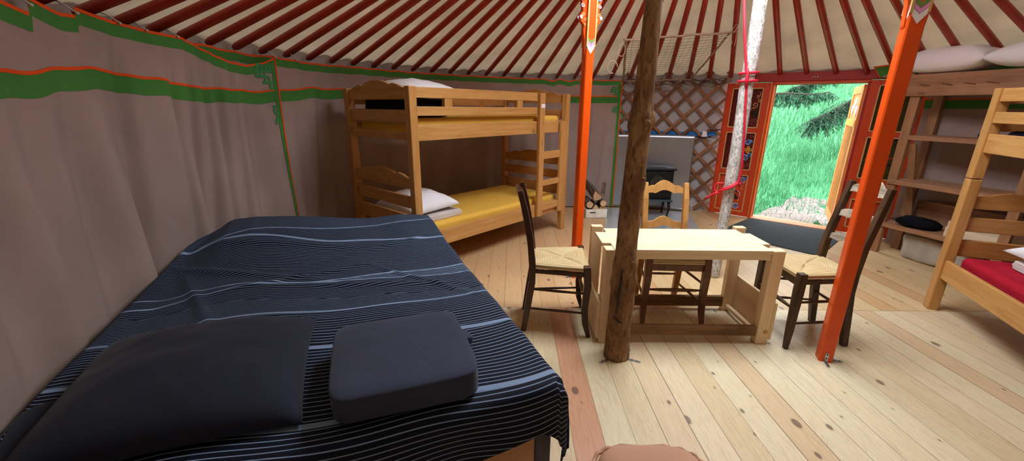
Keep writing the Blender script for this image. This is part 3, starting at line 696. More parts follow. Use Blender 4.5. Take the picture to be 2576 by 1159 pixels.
# ================================================================== BUNK BEDS
XO, YO = -.9675, .46          # bunk local x runs along the bed, y to the back; recentred here
def lb(a, b): return MB().box((a[0] - XO, a[1] - YO, a[2]), (b[0] - XO, b[1] - YO, b[2]))
def headprofile(w, h0, hb, hp):
    """carved head board outline over width w: ends h0, bumps hb, crown hp (measured from its lower edge)"""
    top = []
    for i in range(49):
        t = i / 48; s = abs(t - .5) * 2
        if s < .50: z = hb - .010 + (hp - hb + .010) * math.cos(s / .50 * PI / 2) ** .8
        elif s < .64: z = hb * 1.0 - .004 + .010 * math.sin((s - .50) / .14 * PI)
        else: z = h0 + (hb - h0) * (1 - smooth((s - .64) / .30)) 
        top.append((t * w, z))
    return [(0, 0), (w, 0)] + top[::-1]
def make_bunk(label, seam=True):
    t = thing('bunk_bed', label, 'bunk bed', (0, 0, 0), group='pine bunk beds')
    PW, PD = .067, .062
    for x in (-1.988, -.014):
        for y in (0, .885):
            p = lb((x, y, 0), (x + PW, y + PD, .93 if seam else 1.488)).build('post', 'bunkz', t, bevel=.006)
            if seam: lb((x, y, .934), (x + PW, y + PD, 1.488)).build('upper_post', 'bunkz', p, bevel=.006)
    x0, x1 = -1.921, -.014
    for y in (.012, .905):
        lb((x0, y, .240), (x1, y + .028, .372)).build('lower_side_rail', 'bunkx', t, bevel=.004)
        lb((x0, y, 1.100), (x1, y + .028, 1.217)).build('upper_side_rail', 'bunkx', t, bevel=.004)
    ex = -.43
    lb((x0, .008, 1.408), (ex, .032, 1.484)).build('guard_rail', 'bunkx', t, bevel=.004)
    lb((x0, .008, 1.281), (ex, .032, 1.348)).build('guard_rail', 'bunkx', t, bevel=.004)
    for x in (-1.656, -.801): lb((x, .032, 1.31), (x + .078, .05, 1.45)).build('guard_baluster', 'bunkz', t, bevel=.003)
    for x in (-1.656, -.801): lb((x, .012, 1.348), (x + .078, .030, 1.408)).build('guard_baluster', 'bunkz', t)
    lb((x0, .905, 1.36), (x1, .93, 1.435)).build('back_guard_rail', 'bunkx', t, bevel=.004)
    lb((x0, .905, 1.26), (x1, .93, 1.325)).build('back_guard_rail', 'bunkx', t, bevel=.004)
    for x in (-1.62, -1.06, -.42): lb((x, .90, 1.28), (x + .07, .912, 1.42)).build('guard_baluster', 'bunkz', t)
    for x in (-1.970, .004):
        for z0, h0, hb, hp in ((1.396, .082, .112, .146), (.735, .080, .110, .138)):
            w = .885 - .062
            MB().prism(headprofile(w, h0, hb, hp), (x - XO, .062 - YO, z0), (0, 1, 0), (0, 0, 1), (.026, 0, 0)).build('head_board', 'bunky', t, bevel=.003)
        for z0, z1 in ((1.230, 1.323), (1.102, 1.162), (.580, .676), (.405, .520)):
            lb((x, .062, z0), (x + .026, .885, z1)).build('end_rail', 'bunky', t, bevel=.004)
    for z in (.27, 1.13):
        m = MB()
        for i in range(11):
            x = -1.85 + i * .175; m.box((x - XO, .04 - YO, z), (x + .09 - XO, .905 - YO, z + .018))
        m.build('slat_base', 'bunky', t)
    # ladder at the right end, in front of the rails
    a = lb((-.503, -.030, .250), (-.425, .004, 1.482)).build('ladder_rail', 'bunkz', t, bevel=.004)
    lb((-.137, -.030, .245), (-.052, -.001, 1.208)).build('ladder_rail', 'bunkz', t, bevel=.004)
    for z0, z1 in ((.842, .920), (.566, .626), (.301, .376)): lb((-.425, -.024, z0), (-.137, -.002, z1)).build('ladder_rung', 'bunkx', t, bevel=.004)
    lb((-.49, -.0315, 1.345), (-.43, -.030, 1.38)).build('paper_label', 'white', a)
    for z in (1.44, 1.32, 1.20, .28):
        MB().tube([(-.455 - XO, -.030 - YO, z), (-.455 - XO, -.034 - YO, z)], [.008, .006], 10).build('bolt', 'brass', a)
    return t
def BW(o, rot, x, y, z):
    p = V((x - XO, y - YO, z)); return V(o) + Matrix.Rotation(rot, 3, 'Z') @ p
rotL = math.atan2(.7514, .6599); bL = V((.575, 4.511, 0))
def bunk_origin(b, rot, x=0.0): return b - Matrix.Rotation(rot, 3, 'Z') @ V((x - XO, -YO, 0))
bunkL = make_bunk('pine bunk bed with yellow mattresses and a ladder beside the left orange post', False)
oL = bunk_origin(bL, rotL); bunkL.location = oL; bunkL.rotation_euler.z = rotL
rotR = math.radians(-112.6); oR = bunk_origin(V((2.963, 2.619, 0)), rotR, -1.921)
bunkR = make_bunk('x'); bunkR.location = oR; bunkR.rotation_euler.z = rotR
bunkR['label'] = 'pine bunk bed with a crimson mattress cut off by the right edge'

def cushion(w, d, h, pinch=.10, wr=.006, seed=0, nx=36, ny=26, flat=.35, puff=2.2):
    """closed pillow; returns mesh builder in local coords, resting on z=0"""
    m = MB(); rows = []
    def edge(u, v):
        x = (u - .5) * w; y = (v - .5) * d
        # sides pull in between the corners
        x *= 1 - pinch * (1 - (2 * v - 1) ** 2); y *= 1 - pinch * (1 - (2 * u - 1) ** 2); return x, y
    def prof(u, v):
        a = max(0, 1 - abs(2 * u - 1) ** puff) * max(0, 1 - abs(2 * v - 1) ** puff); return a ** .5
    def top(u, v):
        x, y = edge(u, v); n = noise.noise(V((x * 9 + seed, y * 9, seed))) * wr + noise.noise(V((x * 22 + seed, y * 22, seed))) * wr * .5
        return V((x, y, h * flat + h * (1 - flat) * prof(u, v) + n * prof(u, v)))
    def bot(u, v):
        x, y = edge(u, v); return V((x, y, h * flat * (1 - prof(u, v))))
    m.grid(top, nx, ny); m.grid(lambda u, v: bot(1 - u, v), nx, ny)
    return m
def weld(o, dist=.0005):
    bm = bmesh.new(); bm.from_mesh(o.data); bmesh.ops.remove_doubles(bm, verts=bm.verts, dist=dist); bmesh.ops.recalc_face_normals(bm, faces=bm.faces); bm.to_mesh(o.data); bm.free(); return o
def slab(w, d, h, r=.03, wr=.003, seed=0, nx=30, ny=24, layers=0, sag=0.0):
    """soft edged folded cloth / mattress, rests on z=0"""
    m = MB()
    def fn(t, f):
        # superellipsoid box
        def sp(c, e): return math.copysign(abs(c) ** e, c)
        ct, st, cf, sf = math.cos(t), math.sin(t), math.cos(f), math.sin(f)
        e1, e2 = r, r
        x = w / 2 * sp(cf, e1) * sp(ct, e2); y = d / 2 * sp(cf, e1) * sp(st, e2); z = h / 2 * sp(sf, e1)
        n = noise.noise(V((x * 6 + seed, y * 6, z * 6))) * wr + noise.noise(V((x * 18 + seed, y * 18, z * 10))) * wr * .5
        if layers: n += .004 * math.cos(z / h * layers * 2 * PI) * (abs(cf) ** .5) 
        L = V((x, y, z)); return L + L.normalized() * n + V((0, 0, h / 2 - sag * (1 - (2 * x / w) ** 2) * (1 if z > 0 else 0)))
    m.blob(fn, nx * 4, ny * 2); return m
def put(m, name, mat, label, cat, loc, rz=0.0, group=None, subd=0, tilt=(0, 0)):
    o = m.build(name, mat, subd=subd); weld(o); o.location = loc; o.rotation_euler = (tilt[0], tilt[1], rz); return tag(o, label, cat, group)
def mattress(bo, br, z, h, mat, label):
    m = MB(); m.box((-.93, -.405, 0), (.93, .405, h)); o = m.build('mattress', mat, bevel=.035, seg=5)
    p = BW(bo, br, -.967, .475, z); o.location = p; o.rotation_euler.z = br; return tag(o, label, 'mattress', 'bunk mattresses')
mattress(oL, rotL, .290, .130, 'yellow', 'yellow mattress on the lower bunk beside the ladder')
mattress(oL, rotL, 1.149, .118, 'yellow', 'yellow mattress on the upper bunk behind the guard rail')
mattress(oR, rotR, .290, .130, 'redsheet', 'crimson mattress on the lower bunk at the right edge')
mattress(oR, rotR, 1.149, .09, 'navy', 'dark blue mattress on the upper bunk at the right edge')
# bedding on the left bunk
put(slab(.50, .62, .045, .22, .004, 3, layers=2), 'folded_blanket', 'blanket', 'cream folded blanket under the white pillow of the lower bunk', 'blanket', BW(oL, rotL, -1.62, .44, .42), rotL)
put(cushion(.50, .62, .17, .06, .010, 5, flat=.22), 'pillow', 'pillow', 'white pillow on the lower bunk at the head end', 'pillow', BW(oL, rotL, -1.64, .47, .468), rotL, 'white pillows', tilt=(0, -.05))
put(slab(.40, .70, .14, .25, .006, 8, layers=2), 'folded_blanket', 'blackcl', 'black folded blanket on the upper bunk under a white pillow', 'blanket', BW(oL, rotL, -1.72, .43, 1.268), rotL)
put(cushion(.56, .70, .155, .08, .010, 9, flat=.3), 'pillow', 'pillow', 'white pillow on top of the black blanket of the upper bunk', 'pillow', BW(oL, rotL, -1.64, .47, 1.41), rotL, 'white pillows')
# bedding on the right bunk
put(slab(.42, .60, .055, .22, .004, 13, layers=2), 'folded_blanket', 'blanket', 'cream folded blanket on the crimson mattress', 'blanket', BW(oR, rotR, -1.55, .52, .42), rotR)
put(cushion(.46, .66, .16, .06, .010, 15, flat=.22), 'pillow', 'pillow', 'white pillow on the crimson mattress at the right edge', 'pillow', BW(oR, rotR, -1.575, .53, .476), rotR, 'white pillows')
put(slab(.5, .6, .05, .25, .004, 17), 'folded_blanket', 'blackcl', 'black folded blanket on the upper bunk at the right edge', 'blanket', BW(oR, rotR, -1.45, .45, 1.24), rotR)

# ================================================================== DOUBLE BED
A = V((.142, 1.113, 0)); UU = V((-.393, .9195, 0)); WW = V((-.9195, -.393, 0)); ZT = .52; BL = 2.03; BWD = 1.40
bed = thing('double_bed', 'low wooden double bed under the striped bedspread', 'bed', (0, 0, 0))
bc = A + UU * (BL / 2) + WW * (BWD / 2); bed.location = bc; brot = math.atan2(WW.y, WW.x); bed.rotation_euler.z = brot
# local x = across (towards the curtain), local y = -along
def lbed(w0, w1, u0, u1, z0, z1, name, mat, bevel=.005):
    m = MB().box((w0 - BWD / 2, -(u1 - BL / 2), z0), (w1 - BWD / 2, -(u0 - BL / 2), z1)); return m.build(name, mat, bed, bevel=bevel)
lbed(.058, BWD - .12, .012, .04, .03, .44, 'foot_board', 'bed'); lbed(.03, BWD - .16, BL - .06, BL - .03, .03, .30, 'head_board', 'bed')
lbed(.03, .055, .06, BL - .06, .03, .30, 'side_board', 'bed'); lbed(BWD - .155, BWD - .13, .06, BL - .06, .03, .30, 'side_board', 'bed')
for w in (.05, BWD - .23):
    for u in (.07, BL - .14): lbed(w, w + .07, u, u + .07, 0, .28, 'leg', 'bed')
lbed(-.005, .057, .008, .16, .04, .46, 'corner_cover', 'bedgrey', .012)
lbed(.04, BWD - .15, .05, BL - .05, .30, ZT - .03, 'mattress', 'bedgrey', .03)
# bedspread: one cloth, u along from the near end, w across from the right side
def spread_pt(u, w):
    """u in [-drop, BL+drop], w in [-drop, BWD]"""
    n = noise.noise
    hz = ZT
    
    hz += .018 * n(V((u * 1.6, w * 1.6, 1))) + .008 * n(V((u * 5, w * 3.2, 4)))
    hz += smooth((u - 1.25) / .7) * lerp_tab([(-.3, .035), (0, .040), (.2, .055), (.36, .050), (.45, .058), (.7, .085), (1.1, .13), (1.22, .125), (1.38, .05), (1.6, .03)], w)
    # long soft creases
    for (u0, w0, a, wd, h, ln) in ((.95, .45, .30, .020, .012, .45), (1.18, .75, -.2, .018, .012, .40), (1.30, 1.05, .5, .025, .014, .4), (.70, .95, .1, .02, .010, .3), (1.5, .35, -.35, .018, .010, .35), (.95, .25, .9, .016, .010, .3), (1.6, .85, .2, .03, .012, .5), (.45, .30, .15, .016, .006, .3), (1.05, 1.2, 1.2, .025, .014, .4)):
        du, dw = u - u0, w - w0; c, s = math.cos(a), math.sin(a); p = dw * c + du * s; q = -dw * s + du * c
        hz += h * math.exp(-(q / wd) ** 2 - (p / ln) ** 2)
    x, y, z = u, w, hz
    rr = .035
    def fold(e):      # distance past an edge -> (outward, down)
        if e <= 0: return 0, 0
        t = min(e, rr * PI / 2) / rr; return rr * math.sin(t), rr * (1 - math.cos(t)) + max(0, e - rr * PI / 2)
    # near edge
    e = -u; 
    if e > 0:
        o, d = fold(e); ripple = .012 * math.sin(w * 11 + 1) * smooth(d * 4) + .016 * n(V((w * 3.5, 5, d * 2))) * smooth(d * 5)
        x = -o - ripple; z = hz - d
    e2 = u - BL
    if e2 > 0:
        o, d = fold(e2); x = BL + o + .01 * math.sin(w * 9) * smooth(d * 4); z = hz - d
    e = -w
    if e > 0:
        o, d = fold(e); ripple = .012 * math.sin(u * 9 + 2) * smooth(d * 4) + .012 * n(V((u * 3, 1, 2))) * smooth(d * 5)
        y = -o - ripple; z = min(z, hz - d) - (.0 if u > 0 else 0)
        if u < 0: # corner: cloth hangs down as a fold
            z = hz - math.hypot(max(0, -u), max(0, -w)) ; k = smooth(-u * 6) * smooth(-w * 6); x = x * (1 - .35 * k); y = y * (1 - .35 * k) - .012 * k
    e = w - 1.34
    if e > 0: z += .02 * smooth(e / .1) ; 
    P = A + UU * x + WW * y; P.z = max(z, .06)
    dx, dy = P.x - CX, P.y - CY; r = math.hypot(dx, dy)
    if r > 2.985:      # bunches up softly where it meets the curtain
        k = 2.985 + .03 * (1 - math.exp(-(r - 2.985) / .03)); P.x = CX + dx / r * k; P.y = CY + dy / r * k; P.z += .25 * min(.10, r - k)
    return P
NU, NW = 250, 170
def su(t): return -.30 + (BL + .30 + .30) * t
def sw(t): return -.27 + (BWD + .05 + .27) * t
def near_hem(w): return lerp_tab([(-.3, .30), (-.075, .295), (-.01, .245), (.03, .205), (.067, .182), (.144, .200), (.224, .222), (.35, .255), (.5, .27), (.8, .26), (1.4, .30)], w)
def spread(uu, ww):
    u, w = su(uu), sw(ww)
    if u < 0: u = u * near_hem(w) / .30
    return spread_pt(u, w)
m = MB().grid(spread, NU, NW, True, lambda a, b: ((su(a) if su(a) > 0 else su(a) * near_hem(sw(b)) / .30), sw(b)))
o = m.build('bedspread', 'spread', loc=bc); tag(o, 'dark navy bedspread with fine pale stripes covering the double bed', 'bedspread')
sd = o.modifiers.new('thickness', 'SOLIDIFY'); sd.thickness = .004; sd.offset = -1
# charcoal pillow (left) and folded charcoal duvet cover (right)
put(cushion(.62, .54, .16, .04, .010, 21, 44, 30, .26, 2.6), 'pillow', 'charcoal', 'large charcoal pillow lying near the curtain on the striped bed', 'pillow', (-.945, 1.035, .515), math.radians(21), tilt=(.06, .03))
t = thing('folded_cover', 'square folded charcoal fleece lying on the striped bed', 'blanket', (-.345, 1.125, .525), math.radians(20))
o = slab(.405, .40, .105, .22, .009, 31, layers=3).build('folded_stack', 'duvetcase', t); weld(o)
o = slab(.10, .07, .035, .3, .004, 33).build('loose_corner', 'duvetcase', t); weld(o); o.location = (.19, .07, .028); o.rotation_euler = (0, .2, .3)
put(slab(.24, .34, .03, .5, .016, 41), 'folded_cover', 'charcoal', 'crumpled charcoal cloth spilling from the pillow towards the curtain', 'blanket', (-1.165, .84, .520), math.radians(30))

# pouf in the foreground
t = thing('pouf', 'tan cushioned pouf standing on the floor at the bottom edge', 'pouf', (.40, .825, 0))
m = MB()
def pf(th, f):
    def sp(c, e): return math.copysign(abs(c) ** e, c)
    ct, st, cf, sf = math.cos(th), math.sin(th), math.cos(f), math.sin(f)
    x = .165 * sp(cf, .35) * sp(ct, .55); y = .160 * sp(cf, .35) * sp(st, .55); z = .195 * sp(sf, .22)
    w = .004 * math.sin(th * 22) * smooth(1 - abs(sf)) if f < PI / 2 else 0
    nn = .006 * noise.noise(V((x * 14, y * 14, z * 8)))
    return V((x * (1 + w * 4) + nn, y * (1 + w * 4) + nn, z + .21 + (.012 * (1 - (x * x + y * y) / .05) if sf > .5 else 0)))
m.blob(pf, 72, 30); weld(m.build('cushion_body', 'pouf', t))
m = MB(); m.tube([(.168 * math.copysign(abs(math.cos(a)) ** .55, math.cos(a)), .163 * math.copysign(abs(math.sin(a)) ** .55, math.sin(a)), .372 + .004 * math.sin(a * 19)) for a in [2 * PI * i / 72 for i in range(72)]], .006, 6, closed=True); m.build('gathered_seam', 'pouf', t)
B((-.12, -.12, 0), (.12, .12, .03)).build('base', 'blackcl', t, bevel=.01)

# ================================================================== TABLE
T0 = V((1.032, 2.37, 0))
tb = thing('low_table', 'low raw pine table with plank top standing beside the rough log', 'table', T0)
def tbx(x0, x1, y0, y1, z0, z1, name, mat, bevel=.003, par=None):
    return MB().box((x0 - T0.x, y0 - T0.y, z0), (x1 - T0.x, y1 - T0.y, z1)).build(name, mat, par or tb, bevel=bevel)
ft, bk = 2.141, 2.60
m = MB()
for i in range(4):
    y0 = ft + .012 + i * (bk - ft - .02) / 4; y1 = y0 + (bk - ft - .02) / 4 - .0015
    if i == 0: m.box((.578 - T0.x, ft + .004 - T0.y, .572), (1.466 - T0.x, y1 - T0.y, .593))
    elif i == 3: m.box((.60 - T0.x, y0 - T0.y, .572), (1.47 - T0.x, bk - .035 - T0.y, .593))
    else: m.box((.530 - T0.x, y0 - T0.y, .572), (1.518 - T0.x, y1 - T0.y, .593))
m.build('tabletop', 'pinex', tb, bevel=.002)
tbx(.525, .576, ft, ft + .075, 0, .593, 'leg', 'pinez', .005); tbx(1.466, 1.537, ft, ft + .06, 0, .593, 'leg', 'pinez', .007)
tbx(.525, .598, bk - .035, bk + .012, 0, .606, 'leg', 'pinez', .005); tbx(1.472, 1.542, bk - .035, bk + .012, 0, .606, 'leg', 'pinez', .005)
tbx(.576, 1.466, ft + .014, ft + .036, .533, .572, 'apron', 'pinex'); tbx(.598, 1.472, bk - .03, bk - .008, .50, .572, 'apron', 'pinex')
tbx(.576, 1.460, ft + .008, ft + .042, .052, .112, 'low_rail', 'oldx', .004); tbx(.56, 1.472, bk - .03, bk, .03, .105, 'low_rail', 'oldx', .004)
tbx(1.537, 1.556, ft + .004, bk + .01, .03, .268, 'side_board', 'piney'); tbx(.506, .525, ft + .004, bk + .01, .03, .268, 'side_board', 'piney')
tbx(1.490, 1.515, ft + .06, bk - .035, .028, .050, 'side_ledge', 'piney'); tbx(.535, .56, ft + .075, bk - .035, .028, .050, 'side_ledge', 'piney')
for x, z in ((1.512, .085),): MB().tube([(x - T0.x, ft - .001 - T0.y, z), (x - T0.x, ft - .004 - T0.y, z)], [.014, .012], 14).build('wood_plug', 'hchair', tb)

# ================================================================== RUSH SEATED CHAIRS
def chair(label, loc, rz, leg, slat, sc=1.0, zs=1.0, sabre=True, fleg=None, square=True, bh=.895, slats=(.818, .665, .525)):
    """front faces local +x"""
    t = thing('ladder_back_chair', label, 'chair', loc, rz, 'rush seated chairs')
    D, FW, BKW, SH, BH = .165 * sc, .185 * sc, .140 * sc, .445 * zs, bh
    for s in (-1, 1):
        if sabre: pts = [(D + .002, s * FW, SH + .015), (D + .012, s * FW, SH - .10), (D + .002, s * FW * 1.01, .20), (D + .010, s * FW * 1.03, .09), (D + .036, s * FW * 1.05, 0)]
        else: pts = [(D, s * FW, SH + .015), (D, s * FW, SH - .1), (D + .002, s * FW * 1.01, .25), (D + .004, s * FW * 1.03, .12), (D + .008, s * FW * 1.05, 0)]
        MB().tube(pts, [.030, .0305, .027, .024, .017], 4 if square else 8, False, rot=PI / 4, ref=(1, 0, 0)).build('front_leg', fleg or leg, t, bevel=.004)
        pts = [(-D - .035, s * BKW * 1.02, 0), (-D - .012, s * BKW * 1.01, .16), (-D + .012, s * BKW, SH * .75), (-D + .012, s * BKW, SH), (-D - .004, s * BKW, SH + .16), (-D - .035, s * BKW, SH + .32), (-D - .068, s * BKW, BH)]
        MB().tube(pts, [.023, .028, .029, .029, .026, .025, .022], 4 if square else 8, False, rot=PI / 4, ref=(1, 0, 0)).build('back_post', leg, t, bevel=.004)
    # rush seat: four woven fields meeting on two diagonals
    c = [(D + .012, -FW - .006), (D + .012, FW + .006), (-D + .01, BKW), (-D + .01, -BKW)]
    ctr = (.035 * sc, 0); m = MB(); tri = [(0, 1), (1, 2), (2, 3), (3, 0)]
    for a, b in tri:
        def fn(u, v, a=a, b=b):
            ex = c[a][0] + (c[b][0] - c[a][0]) * u; ey = c[a][1] + (c[b][1] - c[a][1]) * u
            x = ex + (ctr[0] - ex) * v; y = ey + (ctr[1] - ey) * v
            dg = min(u, 1 - u) * 2; z = SH + .010 + .012 * math.sin(min(v * 2.2, 1) * PI / 2) * smooth(dg * 4 + .15) - .016 * v
            return V((x, y, z))
        m.grid(fn, 14, 10, True, lambda u, v: (u * .4, v * .7))
        def rim(u, v, a=a, b=b):
            ex = c[a][0] + (c[b][0] - c[a][0]) * u; ey = c[a][1] + (c[b][1] - c[a][1]) * u
            n = V((ex, ey, 0)).normalized(); tt = PI * (v - .0)
            return V((ex, ey, SH - .006)) + n * .012 * math.sin(tt) + V((0, 0, .016 * math.cos(tt)))
        m.grid(rim, 14, 6, True, lambda u, v: (u * .4, .8 + v * .1))
    m.add([(x, y, SH - .020) for x, y in c], [(0, 1, 2, 3)])
    st = m.build('rush_seat', 'rush', t)
    MB().bar((D, -FW, SH - .045), (D, FW, SH - .045), .022, .040).build('seat_rail', fleg or leg, t)
    for s in (-1, 1): MB().bar((D, s * FW, SH - .04), (-D + .01, s * BKW, SH - .04), .018, .022).build('seat_rail', leg, t)
    def turned(p, q, mid=.011, end=.007):
        p, q = V(p), V(q); MB().tube([p + (q - p) * f for f in (0, .06, .25, .5, .75, .94, 1)], [end, end, mid * .85, mid, mid * .85, end, end], 8).build('stretcher', fleg or leg, t)
    turned((D + .005, -FW, .245 * zs), (D + .005, FW, .245 * zs), .013)
    for s in (-1, 1):
        turned((D + .006, s * FW, .285 * zs), (-D, s * BKW, .285 * zs), .009); turned((D + .004, s * FW, .155 * zs), (-D - .008, s * BKW, .155 * zs), .009)
    turned((-D - .002, -BKW, .22 * zs), (-D - .002, BKW, .22 * zs), .010)
    def backx(z): 
        f = (z - SH) / (BH - SH); return -D + .010 - .085 * f ** 1.4
    for z0, h in [(z, 1.0 - .06 * i) for i, z in enumerate(slats)]:
        w = BKW * 2 - .02; top, bot = [], []
        for i in range(33):
            u = i / 32 * 2 - 1; s = abs(u)
            zt = (.052 + .034 * math.cos(min(s / .55, 1) * PI / 2) if s < .55 else .052 + .008 * math.sin((s - .55) / .45 * PI) - .018 * (s - .55) / .45) * h
            zb = (.022 * math.cos(min(s / .5, 1) * PI / 2) if s < .5 else .006 * math.sin((s - .5) / .5 * PI)) * h
            top.append((u * w / 2, zt)); bot.append((u * w / 2, zb))
        m = MB(); n = len(top); vs = []
        for th in (-.007, .007):
            for (yy, zz) in bot + top: vs.append((backx(z0 + zz) + th - .018 * math.cos(yy / w * PI), yy, z0 + zz))
        k = 2 * n; fs = []
        for i in range(n - 1):
            fs += [(i, i + 1, n + i + 1, n + i), (k + i + 1, k + i, k + n + i, k + n + i + 1), (i + 1, i, k + i, k + i + 1), (n + i, n + i + 1, k + n + i + 1, k + n + i)]
        fs += [(0, n, k + n, k), (n - 1, k + n - 1, k + 2 * n - 1, 2 * n - 1)]
        m.add(vs, fs); m.build('back_slat', slat, t)
    return t
chair('dark walnut rush seated chair turned sideways at the left end of the table', (.285, 2.412, 0), math.radians(-3), 'dchair', 'dchair')
chair('honey coloured rush seated chair pushed in behind the table facing the room', (1.048, 2.545, 0), math.radians(-92), 'hchair', 'hchair', .98, .985, True, 'hleg', bh=.862, slats=(.788, .552))  # front legs and stretchers browner: shade under the table put into their colour
chair('worn brown chair with pale grey back slats at the right end of the table', (1.80, 2.29, 0), math.radians(178), 'bchair', 'gchair', 1.0, 1.03, False, bh=.95, slats=(.885, .735, .590))  # back slats in a paler, greyer wood than the posts
# ================================================================== POSTS AND POLES
def angle_bracket(par, p, yaw, name='angle_bracket', up=.055, out=.055, w=.016, mat='brass'):
    c, s = math.cos(yaw), math.sin(yaw); p = V(p); o = V((c, s, 0)); sd = V((-s, c, 0)) * w / 2; m = MB()
    th = .003
    m.add([p - sd + o * th, p + sd + o * th, p + sd + V((0, 0, up)) + o * th, p - sd + V((0, 0, up)) + o * th, p - sd, p + sd, p + sd + V((0, 0, up)), p - sd + V((0, 0, up))], [(0, 1, 2, 3), (7, 6, 5, 4), (0, 3, 7, 4), (1, 5, 6, 2), (2, 6, 7, 3), (0, 4, 5, 1)])
    m.add([p - sd, p + sd, p + sd + o * out, p - sd + o * out, p - sd + V((0, 0, th)), p + sd + V((0, 0, th)), p + sd + o * out + V((0, 0, th)), p - sd + o * out + V((0, 0, th))], [(0, 1, 2, 3), (7, 6, 5, 4), (0, 3, 7, 4), (1, 5, 6, 2), (2, 6, 7, 3), (0, 4, 5, 1)])
    b = m.build(name, mat, par)
    for k in (.3, .72):
        q = p + o * out * k + V((0, 0, th)); MB().tube([q, q + V((0, 0, .0015))], .004, 8).build('screw', 'black', b)
        q = p + V((0, 0, up * k + .008)) + o * th; MB().tube([q, q + o * .0015], .004, 8).build('screw', 'black', b)
def bagana(label, loc, rz, brk):
    """square painted post; local +y is its bright side, +x runs along the pair of carved wings"""
    t = thing('painted_post', label, 'post', loc, rz, 'orange roof posts')
    h = .033
    m = MB(); ch = .006
    oct_ = [(h, -h + ch), (h, h - ch), (h - ch, h), (-h + ch, h), (-h, h - ch), (-h, -h + ch), (-h + ch, -h), (h - ch, -h)]
    m.prism(oct_, (0, 0, 0), (1, 0, 0), (0, 1, 0), (0, 0, 2.70)); m.build('shaft', 'postor', t)
    # carved wings near the top on either side
    prof = [(0, 1.70), (.004, 1.71), (.010, 1.80), (.022, 1.86), (.020, 1.90), (.045, 1.925), (.050, 1.95), (.042, 1.975), (.030, 1.985), (.035, 2.03), (.07, 2.10), (.10, 2.20), (.13, 2.24), (.16, 2.34), (.22, 2.42), (.28, 2.56), (.30, 2.68), (0, 2.68)]
    for s in (1, -1):
        w = MB(); w.prism([(x, z) for x, z in prof], (s * (h + .001), -.016, 0), (s, 0, 0), (0, 0, 1), (0, .032, 0)); w = w.build('carved_wing', 'postor', t)
        for side in (-1, 1):
            y = side * .017
            m = MB()
            m.prism([(0, 1.79), (.016, 1.77), (.016, 1.735), (.0, 1.755)], (s * .006 + s * h * .0, y + side * (h - .016) * 0, 0), (s, 0, 0), (0, 0, 1), (0, side * .002, 0))
            [scroll(w, 'gold', [q_], .0028) for q_ in (spiral((s * (h + .012), y, 1.90), .010, 1.2, 1), spiral((s * (h + .012), y, 1.935), .013, 1.2, 3), spiral((s * (h + .028), y, 1.962), .012, 1.2, 0))]
            scroll(w, 'blue', [spiral((s * (h + .030), y, 2.065), .020, 1.1, 0, 1, 24, .3)], .005)
            scroll(w, 'pink', [spiral((s * (h + .050), y, 2.13), .024, 1.2, 1, 1, 24, .3)], .005); scroll(w, 'pink', [spiral((s * (h + .018), y, 2.115), .014, 1.2, 2)], .005)
            scroll(w, 'white', [spiral((s * (h + .034), y, 2.02), .014, 1.0, 2, 1, 18, .2)], .004); scroll(w, 'white', [spiral((s * (h + .055), y, 2.185), .02, 1.0, 2, 1, 18, .2)], .004)
            mm = MB(); mm.blob(lambda th, f, s=s, y=y: V((s * (h + .046) + .011 * math.cos(th) * math.cos(f), y + .004 * math.sin(th) * math.cos(f), 1.948 + .013 * math.sin(f))), 12, 8); mm.build('painted_bead', 'white', w)
    # painted band with chevrons on the faces
    for ax, sg in ((1, 1), (1, -1), (0, 1), (0, -1)):
        def face(poly, mat, name='painted_chevron', d=.0016):
            m = MB()
            if ax: m.prism(poly, (0, sg * h, 0), (1, 0, 0), (0, 0, 1), (0, sg * d, 0))
            else: m.prism(poly, (sg * h, 0, 0), (0, 1, 0), (0, 0, 1), (sg * d, 0, 0))
            m.build(name, mat, t)
        k = h - ch
        for z0, hh, mt in ((1.800, .020, 'greenpaint'), (1.778, .022, 'pink'), (1.756, .030, 'white')):
            face([(-k, z0 + hh), (0, z0), (k, z0 + hh), (k, z0), (0, z0 - .030 if mt == 'white' else z0 - .026), (-k, z0)] if mt != 'white' else [(-k, z0 + .028), (0, z0 + .0), (k, z0 + .028), (k, z0 - .004), (0, z0 - .042), (-k, z0 - .004)], mt)
    m = MB()
    for sx in (-1, 1):
        for sy in (-1, 1): m.bar((sx * (h - .002), sy * (h - .002), 1.76), (sx * (h - .002), sy * (h - .002), 2.45), .010, .010)
    m.build('gilt_edge', 'gold', t)
    for yaw in brk: 
        angle_bracket(t, V((math.cos(yaw), math.sin(yaw), 0)) * h, yaw)
    return t
rz1 = math.radians(21.4); bagana('orange painted roof post between the yellow bunk bed and the log', (.530, 3.146, 0), rz1, (PI, -PI / 2))
rz2 = math.radians(-20.3); bagana('orange painted roof post in front of the grey slatted chair', (1.774, 2.001, 0), rz2, (-PI / 2, 0))

